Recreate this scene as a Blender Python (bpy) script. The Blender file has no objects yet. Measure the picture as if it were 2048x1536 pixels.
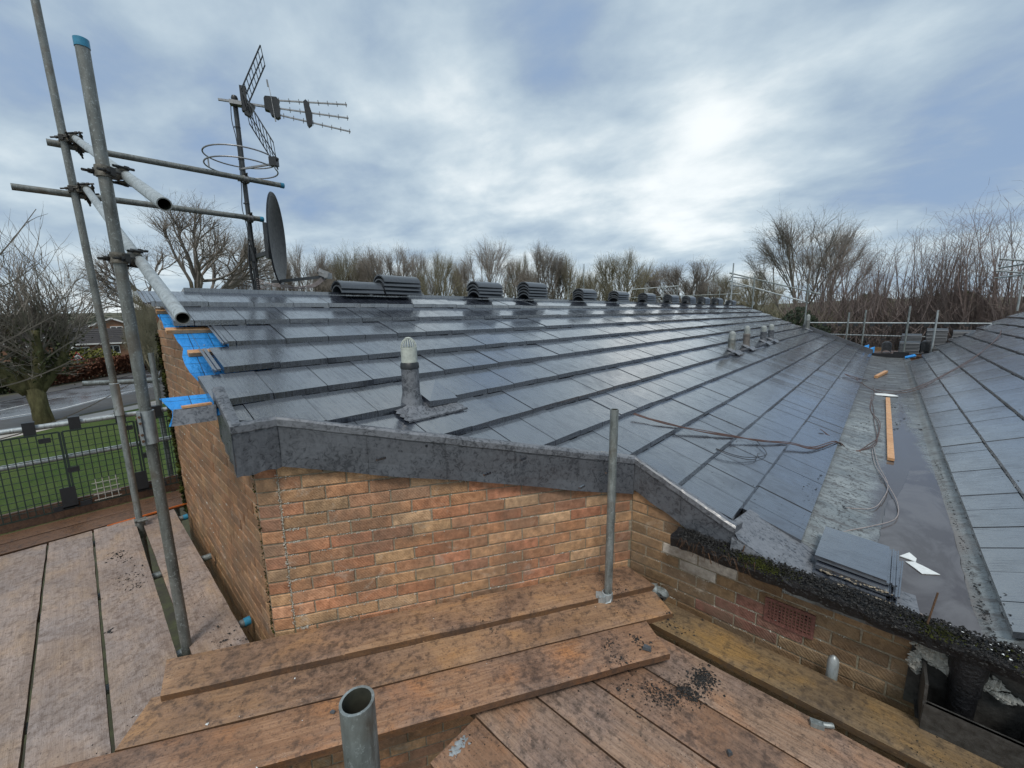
import bpy, math, random
from mathutils import Vector, Matrix, noise
R = math.radians
rnd = random.Random(7)
sc = bpy.context.scene
COL = sc.collection

# ------------------------------------------------------------------ camera (eye level is z = 0, ground is z = -4.7)
GZ = -4.7
cam_d = bpy.data.cameras.new('camera'); cam_d.sensor_width = 36; cam_d.lens = 14.089
cam_d.clip_start = 0.02; cam_d.clip_end = 4000
cam = bpy.data.objects.new('camera', cam_d); COL.objects.link(cam)
yaw, pit, rol = R(42.895), R(9.685), R(-0.915)
fw = Vector((-math.sin(yaw)*math.cos(pit), math.cos(yaw)*math.cos(pit), -math.sin(pit)))
rt0 = Vector((math.cos(yaw), math.sin(yaw), 0)); up0 = rt0.cross(fw)
rt = rt0*math.cos(rol)+up0*math.sin(rol); up = -rt0*math.sin(rol)+up0*math.cos(rol)
cam.matrix_world = Matrix((rt, up, -fw)).transposed().to_4x4()
sc.camera = cam

# ------------------------------------------------------------------ sky, sun, exposure
w = bpy.data.worlds.new('World'); sc.world = w; w.use_nodes = True
nt = w.node_tree; nt.nodes.clear()
def N(nt, t, **k):
    n = nt.nodes.new(t)
    for a, b in k.items():
        if a == 'ins':
            for i, v in b.items(): n.inputs[i].default_value = v
        else: setattr(n, a, b)
    return n
def world_sky():
    L = nt.links.new
    out = N(nt, 'ShaderNodeOutputWorld'); bg = N(nt, 'ShaderNodeBackground')
    sky = N(nt, 'ShaderNodeTexSky', sky_type='NISHITA', sun_disc=False, sun_elevation=R(57), sun_rotation=R(141))
    tc = N(nt, 'ShaderNodeTexCoord')
    sep = N(nt, 'ShaderNodeSeparateXYZ'); L(tc.outputs['Generated'], sep.inputs[0])
    # project the direction on a cloud layer overhead
    zz = N(nt, 'ShaderNodeMath', operation='MAXIMUM', ins={1: 0.0}); L(sep.outputs[2], zz.inputs[0])
    za = N(nt, 'ShaderNodeMath', operation='ADD', ins={1: 0.22}); L(zz.outputs[0], za.inputs[0])
    dv = N(nt, 'ShaderNodeVectorMath', operation='DIVIDE'); L(tc.outputs['Generated'], dv.inputs[0])
    cz = N(nt, 'ShaderNodeCombineXYZ'); [L(za.outputs[0], cz.inputs[i]) for i in range(3)]
    L(cz.outputs[0], dv.inputs[1])
    mp = N(nt, 'ShaderNodeMapping'); L(dv.outputs[0], mp.inputs[0])
    mp.inputs['Scale'].default_value = (1, 1, 0.0); mp.inputs['Location'].default_value = (3.1, 1.7, 0)
    mp.inputs['Rotation'].default_value = (0, 0, R(25))
    n1 = N(nt, 'ShaderNodeTexNoise', ins={'Scale': 0.95, 'Detail': 7, 'Roughness': 0.5, 'Distortion': 0.25}); L(mp.outputs[0], n1.inputs['Vector'])
    mp2 = N(nt, 'ShaderNodeMapping'); L(dv.outputs[0], mp2.inputs[0])
    mp2.inputs['Scale'].default_value = (2.1, 2.6, 0.0); mp2.inputs['Rotation'].default_value = (0, 0, R(-38)); mp2.inputs['Location'].default_value = (0.4, 5, 0)
    n2 = N(nt, 'ShaderNodeTexNoise', ins={'Scale': 1.15, 'Detail': 8, 'Roughness': 0.55, 'Distortion': 0.15}); L(mp2.outputs[0], n2.inputs['Vector'])
    s = N(nt, 'ShaderNodeMath', operation='MULTIPLY', ins={1: 0.56}); L(n1.outputs[0], s.inputs[0])
    s2 = N(nt, 'ShaderNodeMath', operation='MULTIPLY_ADD', ins={1: 0.44}); L(n2.outputs[0], s2.inputs[0]); L(s.outputs[0], s2.inputs[2])
    s3 = N(nt, 'ShaderNodeMath', operation='MULTIPLY_ADD', ins={1: 1.8, 2: -0.405}); L(s2.outputs[0], s3.inputs[0]); acc = s3.outputs[0]
    # large soft bright / dark cloud masses around the sky: direction, tightness, strength
    for d, pw, k in [((-.321, .883, .343), 20, .10), ((-.321, .883, .343), 180, .20), ((-.503, .688, .523), 130, -.24), ((-.894, .157, .42), 14, -.08),
                     ((.10, .95, .25), 22, -.13), ((-.753, .553, .357), 40, .10), ((.03, .90, .43), 120, .09), ((-.80, .33, .50), 60, -.03),
                     ((-.257, .826, .501), 60, .05), ((-.15, .86, .50), 200, -.05), ((.1, -.9, .5), 2, .14), ((-.997, .02, .10), 30, .08), ((-.6, .75, .2), 14, .05)]:  # the rearward bright mass is unseen, added to brighten the diagonal wall
        v = Vector(d).normalized()
        dp = N(nt, 'ShaderNodeVectorMath', operation='DOT_PRODUCT'); L(tc.outputs['Generated'], dp.inputs[0]); dp.inputs[1].default_value = v
        mx = N(nt, 'ShaderNodeMath', operation='MAXIMUM', ins={1: 0.0001}); L(dp.outputs['Value'], mx.inputs[0])
        pwn = N(nt, 'ShaderNodeMath', operation='POWER', ins={1: pw}); L(mx.outputs[0], pwn.inputs[0])
        ma = N(nt, 'ShaderNodeMath', operation='MULTIPLY_ADD', ins={1: k}); L(pwn.outputs[0], ma.inputs[0]); L(acc, ma.inputs[2]); acc = ma.outputs[0]
    hz = N(nt, 'ShaderNodeMath', operation='SUBTRACT', ins={0: 1.0}); L(zz.outputs[0], hz.inputs[1]); hp_ = N(nt, 'ShaderNodeMath', operation='POWER', ins={1: 7.0}); L(hz.outputs[0], hp_.inputs[0])
    ha_ = N(nt, 'ShaderNodeMath', operation='MULTIPLY_ADD', ins={1: .11}); L(hp_.outputs[0], ha_.inputs[0]); L(acc, ha_.inputs[2]); acc = ha_.outputs[0]
    cr = N(nt, 'ShaderNodeValToRGB'); L(acc, cr.inputs[0]); r = cr.color_ramp; r.interpolation = 'B_SPLINE'
    r.elements[0].position = .24; r.elements[0].color = (.23, .325, .475, 1)
    r.elements[1].position = .86; r.elements[1].color = (.80, .84, .85, 1)
    for p_, c in [(.33, (.27, .355, .475, 1)), (.41, (.32, .41, .505, 1)), (.50, (.385, .475, .555, 1)), (.60, (.465, .555, .62, 1)), (.71, (.59, .665, .705, 1))]:
        e = r.elements.new(p_); e.color = c
    sk = N(nt, 'ShaderNodeVectorMath', operation='SCALE'); L(sky.outputs[0], sk.inputs[0]); sk.inputs['Scale'].default_value = 0.07
    mix = N(nt, 'ShaderNodeMix', data_type='RGBA', ins={0: 0.93}); L(sk.outputs[0], mix.inputs[6]); L(cr.outputs[0], mix.inputs[7])
    L(mix.outputs[2], bg.inputs[0]); bg.inputs[1].default_value = 0.98
    L(bg.outputs[0], out.inputs[0])
world_sky()
sun_d = bpy.data.lights.new('sun', 'SUN'); sun_d.energy = 1.5; sun_d.angle = R(16); sun_d.color = (1, .96, .9)
sun = bpy.data.objects.new('sun', sun_d); COL.objects.link(sun)
sun.rotation_euler = Vector((.34, -.42, .84)).to_track_quat('Z', 'Y').to_euler()
sc.view_settings.view_transform = 'Standard'; sc.view_settings.look = 'None'
sc.cycles.caustics_reflective = False; sc.cycles.caustics_refractive = False
sc.view_settings.exposure = 0.38; sc.view_settings.gamma = 1

# ------------------------------------------------------------------ mesh helpers
class MB:
    def __init__(s): s.v = []; s.f = []; s.c = []; s.m = []; s.cur = (1, 1, 1); s.mi = 0
    def face(s, idx): s.f.append(idx); s.c.append(s.cur); s.m.append(s.mi)
    def poly(s, pts):
        b = len(s.v); s.v += [tuple(p) for p in pts]; s.face(list(range(b, b+len(pts))))
    def prism(s, bot, top):
        n = len(bot); b = len(s.v); s.v += [tuple(p) for p in bot]+[tuple(p) for p in top]
        s.face(list(range(b+n-1, b-1, -1))); s.face(list(range(b+n, b+2*n)))
        for i in range(n):
            j = (i+1) % n; s.face([b+i, b+j, b+n+j, b+n+i])
    def box(s, c, d, ax=(1, 0, 0), ay=None, az=None):
        ax = Vector(ax).normalized()
        if az is None: az = Vector((0, 0, 1)) if abs(ax.z) < .9 else Vector((0, 1, 0))
        az = Vector(az); az = (az-ax*az.dot(ax)).normalized(); ay = az.cross(ax)
        c = Vector(c); X, Y, Z = ax*d[0]/2, ay*d[1]/2, az*d[2]/2
        s.prism([c-X-Y-Z, c+X-Y-Z, c+X+Y-Z, c-X+Y-Z], [c-X-Y+Z, c+X-Y+Z, c+X+Y+Z, c-X+Y+Z])
    def bar(s, a, b, w, h=None, z=None):
        a, b = Vector(a), Vector(b); s.box((a+b)/2, ((b-a).length, w, h or w), b-a, az=z)
    def tube(s, pts, r, n=10, caps=True, closed=False):
        pts = [Vector(p) for p in pts]; m = len(pts); rr = r if isinstance(r, (list, tuple)) else [r]*m
        prev = None; base = len(s.v)
        for i, p in enumerate(pts):
            if closed: t = pts[(i+1) % m]-pts[i-1]
            else: t = pts[min(i+1, m-1)]-pts[max(i-1, 0)]
            t = t.normalized() if t.length > 1e-9 else Vector((0, 0, 1))
            if prev is None:
                u = t.orthogonal().normalized()
            else:
                u = prev-t*prev.dot(t); u = u.normalized() if u.length > 1e-6 else t.orthogonal().normalized()
            prev = u; v = t.cross(u)
            for k in range(n):
                a = 2*math.pi*k/n; s.v.append(tuple(p+(u*math.cos(a)+v*math.sin(a))*rr[i]))
        rng = m if closed else m-1
        for i in range(rng):
            i2 = (i+1) % m
            for k in range(n):
                k2 = (k+1) % n; s.face([base+i*n+k, base+i*n+k2, base+i2*n+k2, base+i2*n+k])
        if caps and not closed:
            s.face([base+k for k in range(n-1, -1, -1)]); s.face([base+(m-1)*n+k for k in range(n)])
    def pipe(s, a, b, r, t=.004, n=20):
        a, b = Vector(a), Vector(b); d = (b-a).normalized(); u = d.orthogonal().normalized(); v = d.cross(u); base = len(s.v)
        for p, q in ((a, r), (b, r), (b, r-t), (a, r-t)):
            for k in range(n):
                x = 2*math.pi*k/n; s.v.append(tuple(p+(u*math.cos(x)+v*math.sin(x))*q))
        for j in range(4):
            j2 = (j+1) % 4; s.mi = 1 if j == 2 else 0
            for k in range(n):
                k2 = (k+1) % n; s.face([base+j*n+k, base+j*n+k2, base+j2*n+k2, base+j2*n+k])
    def lathe(s, c, prof, n=24, axis=(0, 0, 1)):
        c = Vector(c); az = Vector(axis).normalized(); u = az.orthogonal().normalized(); v = az.cross(u); base = len(s.v)
        for (r, z) in prof:
            for k in range(n):
                a = 2*math.pi*k/n; s.v.append(tuple(c+az*z+(u*math.cos(a)+v*math.sin(a))*max(r, 1e-4)))
        for j in range(len(prof)-1):
            for k in range(n):
                k2 = (k+1) % n; s.face([base+j*n+k, base+j*n+k2, base+(j+1)*n+k2, base+(j+1)*n+k])
    def lump(s, c, r, sq=1, rough=.35, rg=rnd):
        c = Vector(c); base = len(s.v); R1 = []
        for (a, b, d) in ((1, 0, 0), (-1, 0, 0), (0, 1, 0), (0, -1, 0), (0, 0, 1), (0, 0, -1)):
            q = r*(1+rg.uniform(-rough, rough)); R1.append((c.x+(a+rg.uniform(-.3, .3))*q, c.y+(b+rg.uniform(-.3, .3))*q, c.z+(d+rg.uniform(-.2, .2))*q*sq))
        s.v += R1
        for f in ((0, 2, 4), (2, 1, 4), (1, 3, 4), (3, 0, 4), (2, 0, 5), (1, 2, 5), (3, 1, 5), (0, 3, 5)): s.face([base+i for i in f])
    def build(s, name, mat, parent=None, smooth=False, loc=None, rotz=0):
        me = bpy.data.meshes.new(name); me.from_pydata(s.v, [], s.f)
        mats = mat if isinstance(mat, (list, tuple)) else [mat]
        for m in mats: me.materials.append(m)
        if len(mats) > 1: me.polygons.foreach_set('material_index', s.m)
        ca = me.color_attributes.new('tint', 'FLOAT_COLOR', 'CORNER'); buf = []
        for f, c in zip(s.f, s.c): buf += [c[0], c[1], c[2], 1.0]*len(f)
        ca.data.foreach_set('color', buf)
        if smooth: me.polygons.foreach_set('use_smooth', [True]*len(me.polygons))
        me.update()
        o = bpy.data.objects.new(name, me); COL.objects.link(o)
        if parent is not None: o.parent = parent
        if loc is not None: o.location = loc
        o.rotation_euler.z = rotz
        if smooth and smooth != 'all':
            try: me.set_sharp_from_angle(angle=R(40))
            except Exception: pass
        return o
def tag(o, label=None, cat=None, group=None, kind=None):
    if label: o['label'] = label
    if cat: o['category'] = cat
    if group: o['group'] = group
    if kind: o['kind'] = kind
    return o
def thing(name, loc, label, cat, group=None):
    o = bpy.data.objects.new(name, None); o.empty_display_size = .1; COL.objects.link(o); o.location = loc
    return tag(o, label, cat, group)
def put(o, t):                      # parent a world-space mesh to a thing standing at its own base
    o.parent = t; o.location = -Vector(t.location); return o
def smoothpath(pts, k=6):
    pts = [Vector(p) for p in pts]; P = [pts[0]*2-pts[1]]+pts+[pts[-1]*2-pts[-2]]; out = []
    for i in range(1, len(P)-2):
        for j in range(k):
            t = j/k; a, b, c, d = P[i-1], P[i], P[i+1], P[i+2]
            out.append(.5*((2*b)+(c-a)*t+(2*a-5*b+4*c-d)*t*t+(3*b-a-3*c+d)*t**3))
    out.append(pts[-1]); return out
def clip(poly, a, b, c):            # keep a*x+b*y>=c
    out = []
    for i in range(len(poly)):
        p, q = poly[i], poly[(i+1) % len(poly)]; dp, dq = a*p[0]+b*p[1]-c, a*q[0]+b*q[1]-c
        if dp >= 0: out.append(p)
        if dp*dq < 0: t = dp/(dp-dq); out.append((p[0]+(q[0]-p[0])*t, p[1]+(q[1]-p[1])*t))
    return out

# ------------------------------------------------------------------ materials
def mat(name, base=(.5, .5, .5), rough=.6, metal=0, spec=.5, coat=0, coat_r=.1):
    m = bpy.data.materials.new(name); m.use_nodes = True; t = m.node_tree; b = t.nodes['Principled BSDF']
    b.inputs['Base Color'].default_value = (*base, 1); b.inputs['Roughness'].default_value = rough; b.inputs['Metallic'].default_value = metal
    b.inputs['Specular IOR Level'].default_value = spec; b.inputs['Coat Weight'].default_value = coat; b.inputs['Coat Roughness'].default_value = coat_r
    return m, t, b
def ramp(t, src, stops, interp='LINEAR'):
    r = N(t, 'ShaderNodeValToRGB'); t.links.new(src, r.inputs[0]); cr = r.color_ramp; cr.interpolation = interp
    def c4(c): return (c, c, c, 1) if not isinstance(c, (tuple, list)) else (*c[:3], 1)
    cr.elements[0].position = stops[0][0]; cr.elements[0].color = c4(stops[0][1]); cr.elements[1].position = stops[-1][0]; cr.elements[1].color = c4(stops[-1][1])
    for p, c in stops[1:-1]: e = cr.elements.new(p); e.color = c4(c)
    return r.outputs[0]
def coords(t, scale=(1, 1, 1), rot=(0, 0, 0), kind='Object', rand=0):
    tc = N(t, 'ShaderNodeTexCoord'); mp = N(t, 'ShaderNodeMapping'); src = tc.outputs[kind]
    if rand:
        oi = N(t, 'ShaderNodeObjectInfo'); a = N(t, 'ShaderNodeVectorMath', operation='SCALE'); cx = N(t, 'ShaderNodeCombineXYZ')
        t.links.new(oi.outputs['Random'], cx.inputs[0]); t.links.new(oi.outputs['Random'], cx.inputs[1]); t.links.new(cx.outputs[0], a.inputs[0]); a.inputs['Scale'].default_value = rand
        ad = N(t, 'ShaderNodeVectorMath', operation='ADD'); t.links.new(src, ad.inputs[0]); t.links.new(a.outputs[0], ad.inputs[1]); src = ad.outputs[0]
    t.links.new(src, mp.inputs[0]); mp.inputs['Scale'].default_value = scale; mp.inputs['Rotation'].default_value = rot
    return mp.outputs[0]
def noi(t, vec, scale=5, det=6, rough=.6, dist=0):
    n = N(t, 'ShaderNodeTexNoise', ins={'Scale': scale, 'Detail': det, 'Roughness': rough, 'Distortion': dist}); t.links.new(vec, n.inputs['Vector']); return n.outputs[0]
def mixc(t, f, a, b, mode='MIX'):
    m = N(t, 'ShaderNodeMix', data_type='RGBA', blend_type=mode)
    for i, x in ((0, f), (6, a), (7, b)):
        if hasattr(x, 'links'): t.links.new(x, m.inputs[i])
        elif i == 0: m.inputs[0].default_value = x
        else: m.inputs[i].default_value = (*x[:3], 1)
    return m.outputs[2]
def mth(t, op, a, b=None, c=None):
    m = N(t, 'ShaderNodeMath', operation=op)
    for i, x in enumerate((a, b, c)):
        if x is None: continue
        if hasattr(x, 'links'): t.links.new(x, m.inputs[i])
        else: m.inputs[i].default_value = x
    return m.outputs[0]
def bump(t, b, h, strength=.3, dist=.01, coat=False):
    n = N(t, 'ShaderNodeBump', ins={'Strength': strength, 'Distance': dist}); t.links.new(h, n.inputs['Height']); t.links.new(n.outputs[0], b.inputs['Normal'])
    if coat: t.links.new(n.outputs[0], b.inputs['Coat Normal'])
    return n
def attr(t): return N(t, 'ShaderNodeAttribute', attribute_name='tint').outputs['Color']

def m_simple(name, base, rough=.5, metal=0, var=.25, scale=20, bmp=.15, bd=.003, spec=.5, coat=0):
    m, t, b = mat(name, base, rough, metal, spec, coat)
    v = coords(t, rand=7); n = noi(t, v, scale, 6, .65)
    c = mixc(t, ramp(t, n, [(.3, 0), (.7, 1)]), tuple(x*(1-var) for x in base), tuple(min(1, x*(1+var)) for x in base)); t.links.new(c, b.inputs['Base Color'])
    t.links.new(ramp(t, n, [(.2, max(0.03, rough-.12)), (.8, min(1, rough+.15))]), b.inputs['Roughness'])
    bump(t, b, n, bmp, bd); return m
def m_tile():
    m, t, b = mat('wet_concrete_tile', (.06, .07, .09), .3, 0, .5, .0, .06)
    v = coords(t); fine = noi(t, coords(t, (3, 40, 3)), 2.2, 7, .65)       # streaks run down the slope
    big = noi(t, v, .9, 4, .5); mid = noi(t, v, 9, 6, .65); gr = noi(t, v, 120, 4, .7)
    base = mixc(t, ramp(t, fine, [(.32, 0), (.72, 1)]), (.014, .017, .024), (.050, .058, .078))
    base = mixc(t, .55, base, attr(t), 'MULTIPLY'); base = mixc(t, ramp(t, gr, [(.64, 0), (.8, .5)]), base, (.13, .14, .155))
    t.links.new(base, b.inputs['Base Color'])
    sc_ = N(t, 'ShaderNodeSeparateColor'); t.links.new(attr(t), sc_.inputs[0])
    wet = mth(t, 'ADD', mth(t, 'MULTIPLY', mid, .30), mth(t, 'MULTIPLY', fine, .60)); wet = mth(t, 'ADD', wet, mth(t, 'MULTIPLY', big, .20))
    t.links.new(ramp(t, wet, [(.42, .12), (.54, .25), (.66, .46)]), b.inputs['Roughness'])
    t.links.new(ramp(t, wet, [(.44, 1), (.55, .9), (.68, .4)]), b.inputs['Coat Weight']); b.inputs['Coat Roughness'].default_value = .07
    b.inputs['Specular IOR Level'].default_value = .9; b.inputs['Coat IOR'].default_value = 2.5; b.inputs['IOR'].default_value = 1.6
    h = mth(t, 'ADD', mth(t, 'MULTIPLY', fine, .6), mth(t, 'MULTIPLY', noi(t, v, 28, 6, .7), .7)); h = mth(t, 'ADD', h, mth(t, 'MULTIPLY', mid, .9))
    n1 = bump(t, b, h, .32, .006); n2 = N(t, 'ShaderNodeBump', ins={'Strength': .13, 'Distance': .006}); t.links.new(h, n2.inputs['Height']); t.links.new(n2.outputs[0], b.inputs['Coat Normal'])
    return m
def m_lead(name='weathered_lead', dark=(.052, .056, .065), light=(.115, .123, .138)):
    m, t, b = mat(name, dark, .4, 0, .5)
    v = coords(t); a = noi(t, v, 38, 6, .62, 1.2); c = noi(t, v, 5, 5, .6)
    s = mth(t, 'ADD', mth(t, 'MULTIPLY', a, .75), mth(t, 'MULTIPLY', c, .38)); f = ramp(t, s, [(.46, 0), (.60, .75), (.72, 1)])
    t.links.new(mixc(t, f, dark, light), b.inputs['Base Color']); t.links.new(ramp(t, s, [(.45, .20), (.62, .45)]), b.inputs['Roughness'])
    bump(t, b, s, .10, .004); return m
def m_brick():
    m, t, b = mat('rustic_brick', (.4, .2, .12), .7, 0, .3)
    v = coords(t, kind='Object'); n1 = noi(t, v, 24, 7, .7); n2 = noi(t, v, 4, 5, .6); n3 = noi(t, v, 120, 4, .75)
    base = mixc(t, 1.0, attr(t), mixc(t, ramp(t, n1, [(.3, 0), (.7, 1)]), (.62, .55, .50), (1.55, 1.5, 1.42)), 'MULTIPLY')
    base = mixc(t, ramp(t, n2, [(.44, 0), (.66, .6)]), base, (.16, .12, .085))
    base = mixc(t, ramp(t, n3, [(.60, 0), (.73, .5)]), base, (.52, .44, .34)); base = mixc(t, ramp(t, noi(t, v, 6.5, 7, .75, .6), [(.58, 0), (.70, .4)]), base, (.56, .50, .42))
    t.links.new(base, b.inputs['Base Color'])
    # drag-wire strokes: diagonal grooves on the face
    wv = N(t, 'ShaderNodeTexWave', wave_type='BANDS', bands_direction='DIAGONAL', ins={'Scale': 30, 'Distortion': 5, 'Detail': 3, 'Detail Scale': 2.5, 'Detail Roughness': .7}); t.links.new(v, wv.inputs['Vector'])
    h = mth(t, 'ADD', mth(t, 'MULTIPLY', wv.outputs[1], .5), mth(t, 'MULTIPLY', n1, 1.2)); h = mth(t, 'ADD', h, mth(t, 'MULTIPLY', n3, .6))
    bump(t, b, h, .75, .004); t.links.new(ramp(t, n1, [(.3, .5), (.7, .8)]), b.inputs['Roughness']); return m
def m_mortar():
    m, t, b = mat('old_mortar', (.22, .19, .14), .85)
    v = coords(t); n1 = noi(t, v, 60, 6, .75); n2 = noi(t, v, 6, 5, .6)
    base = mixc(t, ramp(t, n1, [(.35, 0), (.7, 1)]), (.20, .16, .11), (.44, .38, .29)); base = mixc(t, ramp(t, n2, [(.5, 0), (.68, .6)]), base, (.13, .13, .065))
    t.links.new(base, b.inputs['Base Color']); bump(t, b, n1, .8, .006); return m
def m_wood(name, c1, c2, stain=(.07, .05, .04), wet=.35, grey=None, stain_amt=.55, grain=1.0, orange=None, dull=.5):
    m, t, b = mat(name, c1, .5, 0, .5)
    v = coords(t, (1, 1, 1), rand=11); g = coords(t, (1.1, 22, 22), rand=11)
    gr = noi(t, g, 3.2, 8, .65, .5); gf = noi(t, g, 14, 6, .7); bl = noi(t, v, 2.6, 6, .6, .6); sp = noi(t, v, 26, 6, .7); sp2 = noi(t, v, 90, 5, .7)
    base = mixc(t, ramp(t, gr, [(.34, 0), (.66, 1)]), c1, c2)
    if orange: base = mixc(t, ramp(t, noi(t, coords(t, (1, 2.6, 2.6), rand=5), 2.2, 5, .6, .4), [(.48, 0), (.62, .8)]), base, orange)
    if grey: base = mixc(t, ramp(t, bl, [(.40, 0), (.60, .85)]), base, grey)
    base = mixc(t, ramp(t, gf, [(.52, 0), (.76, dull*grain)]), base, tuple(x*.35 for x in c1))
    wv = N(t, 'ShaderNodeTexWave', wave_type='BANDS', bands_direction='Y', ins={'Scale': 9, 'Distortion': 7, 'Detail': 3, 'Detail Scale': .6, 'Detail Roughness': .6}); t.links.new(coords(t, (.5, 1, 1), rand=11), wv.inputs['Vector'])
    base = mixc(t, ramp(t, wv.outputs[1], [(.0, .26*grain), (.25, 0)]), base, tuple(x*.45 for x in c1))
    big = noi(t, coords(t, (1, 1.6, 1), rand=9), 1.3, 6, .7, .8); base = mixc(t, ramp(t, big, [(.46, 0), (.62, .55)]), base, tuple(x*.55+y*.3 for x, y in zip(c1, stain)))
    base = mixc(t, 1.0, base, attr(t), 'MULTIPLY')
    base = mixc(t, ramp(t, mth(t, 'ADD', mth(t, 'MULTIPLY', bl, .5), mth(t, 'MULTIPLY', sp, .5)), [(.50, 0), (.66, stain_amt)]), base, stain)
    base = mixc(t, ramp(t, sp2, [(.56, 0), (.68, .75)]), base, tuple(x*.5 for x in stain)); base = mixc(t, ramp(t, mth(t, 'ADD', mth(t, 'MULTIPLY', sp, .6), mth(t, 'MULTIPLY', noi(t, v, 7, 6, .75), .4)), [(.50, 0), (.60, .6)]), base, stain); base = mixc(t, ramp(t, noi(t, coords(t, rand=6), 38, 5, .7), [(.64, 0), (.74, .5)]), base, tuple(min(1, x*1.5) for x in c2))
    t.links.new(base, b.inputs['Base Color'])
    wn = noi(t, v, 3.4, 5, .6); t.links.new(ramp(t, mth(t, 'ADD', mth(t, 'MULTIPLY', wn, .6), mth(t, 'MULTIPLY', sp, .4)), [(.36, max(.12, .5-wet)), (.62, .62)]), b.inputs['Roughness'])
    h = mth(t, 'ADD', mth(t, 'MULTIPLY', gf, .7), mth(t, 'MULTIPLY', sp, .9)); h = mth(t, 'ADD', h, mth(t, 'MULTIPLY', gr, .6)); bump(t, b, h, .55, .006); return m
def m_galv(name='galvanised_tube', a=(.10, .11, .105), c=(.34, .38, .38), rough=.5, metal=.35):
    m, t, b = mat(name, a, rough, metal, .5)
    v = coords(t, (1, 1, .18), rand=5); n1 = noi(t, v, 30, 7, .7, .3); n2 = noi(t, coords(t, rand=3), 6, 5, .6); n3 = noi(t, coords(t, rand=3), 90, 5, .7)
    s = mth(t, 'ADD', mth(t, 'MULTIPLY', n1, .6), mth(t, 'MULTIPLY', n2, .5)); base = mixc(t, ramp(t, s, [(.42, 0), (.68, 1)]), a, c)
    base = mixc(t, ramp(t, n3, [(.56, 0), (.68, .6)]), base, (.50, .55, .55)); base = mixc(t, ramp(t, noi(t, v, 55, 5, .7), [(.57, 0), (.66, .55)]), base, (.07, .07, .06)); base = mixc(t, ramp(t, n2, [(.56, 0), (.68, .6)]), base, (.10, .075, .05))
    t.links.new(base, b.inputs['Base Color']); t.links.new(ramp(t, s, [(.4, .58), (.7, .38)]), b.inputs['Roughness']); bump(t, b, n3, .2, .002); return m

M = {}
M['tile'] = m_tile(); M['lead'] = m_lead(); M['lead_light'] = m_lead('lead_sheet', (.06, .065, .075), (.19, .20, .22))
M['brick'] = m_brick(); M['mortar'] = m_mortar()
M['galv'] = m_galv(); M['galv_bright'] = m_galv('bright_galvanised', (.27, .30, .31), (.52, .56, .57), .38, .45); M['galv_dark'] = m_galv('dull_tube', (.09, .095, .088), (.24, .25, .235))
M['bore'] = m_simple('tube_bore_shade', (.035, .036, .025), .8, 0, .4, 40); M['steel'] = m_simple('coupler_steel', (.17, .155, .13), .5, .5, .5, 60, .4); M['rust'] = m_simple('rusty_steel', (.13, .075, .045), .7, .2, .4, 70, .5)  # bore is coloured dark to stand for the shade inside open tubes
M['bolt'] = m_simple('dark_bolt', (.035, .033, .03), .5, .4, .3, 80)
M['black'] = m_simple('black_plastic', (.018, .02, .023), .42, 0, .2, 40); M['blackmesh'] = m_simple('mesh_plastic', (.02, .035, .03), .4, 0, .2, 40)
M['blue_cap'] = m_simple('blue_cap', (.03, .22, .36), .4, 0, .2, 50); M['white_pl'] = m_simple('aged_white_plastic', (.48, .51, .46), .5, 0, .25, 40)
M['grey_pl'] = m_simple('grey_plastic', (.27, .29, .28), .5, 0, .3, 40); M['vent_brown'] = m_simple('dull_brown_pipe', (.13, .115, .105), .6, 0, .4, 30)
M['bluefelt'] = None
M['fresh'] = m_wood('fresh_batten', (.62, .33, .15), (.72, .42, .22), (.45, .2, .08), .1, None, .25, .4)
M['board_pale'] = m_wood('pale_board', (.34, .245, .19), (.46, .35, .285), (.14, .095, .07), .28, (.33, .275, .255), .6, .7, (.44, .30, .19))
M['board_tan'] = m_wood('tan_board', (.33, .19, .105), (.46, .285, .165), (.06, .04, .03), .36, (.28, .18, .13), .85, .9, (.50, .27, .12))
M['board_red'] = m_wood('red_board', (.32, .17, .095), (.44, .26, .155), (.065, .042, .032), .36, (.29, .19, .14), .75, 1.2, (.54, .23, .085), .8)
M['board_grey'] = m_wood('grey_pink_board', (.30, .185, .12), (.41, .28, .20), (.06, .042, .032), .36, (.30, .215, .175), .75, 1.3, (.42, .22, .12), .85)
M['board_yellow'] = m_wood('ochre_board', (.21, .14, .07), (.30, .205, .11), (.06, .042, .028), .36, (.19, .135, .085), .75, 1.2, (.36, .21, .075), .85)
M['board_wet'] = m_wood('wet_dark_board', (.14, .075, .045), (.20, .115, .07), (.05, .035, .03), .4, None, .5, .8)
M['board_orange_end'] = m_simple('orange_paint', (.55, .13, .02), .5)
M['bitumen'] = m_simple('black_bitumen', (.012, .012, .014), .42, 0, .5, 60, .9, .012)
M['dirt'] = m_simple('black_debris', (.012, .011, .010), .6, 0, .5, 80, .6)
M['plaster'] = m_simple('broken_plaster', (.42, .41, .37), .8, 0, .3, 40, .8, .01)
M['slate_bit'] = m_simple('tile_fragment', (.075, .085, .095), .45, 0, .3, 60, .4)
M['ridge'] = m_simple('ridge_tile_concrete', (.055, .063, .074), .34, 0, .25, 50, .3, .002, .5, .25)
M['cable'] = m_simple('brown_cable', (.10, .055, .045), .45, 0, .3, 30); M['cable_dark'] = m_simple('dark_cable', (.03, .028, .03), .4); M['cable_grey'] = m_simple('grey_cable', (.30, .26, .25), .4)
M['lime'] = m_simple('lime', (.52, .50, .44), .8, 0, .3, 90); M['white'] = m_simple('white_foam', (.70, .72, .71), .6, 0, .1, 30); M['darkmetal'] = m_simple('dark_painted_metal', (.05, .055, .06), .4, .3, .3, 30)
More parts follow.
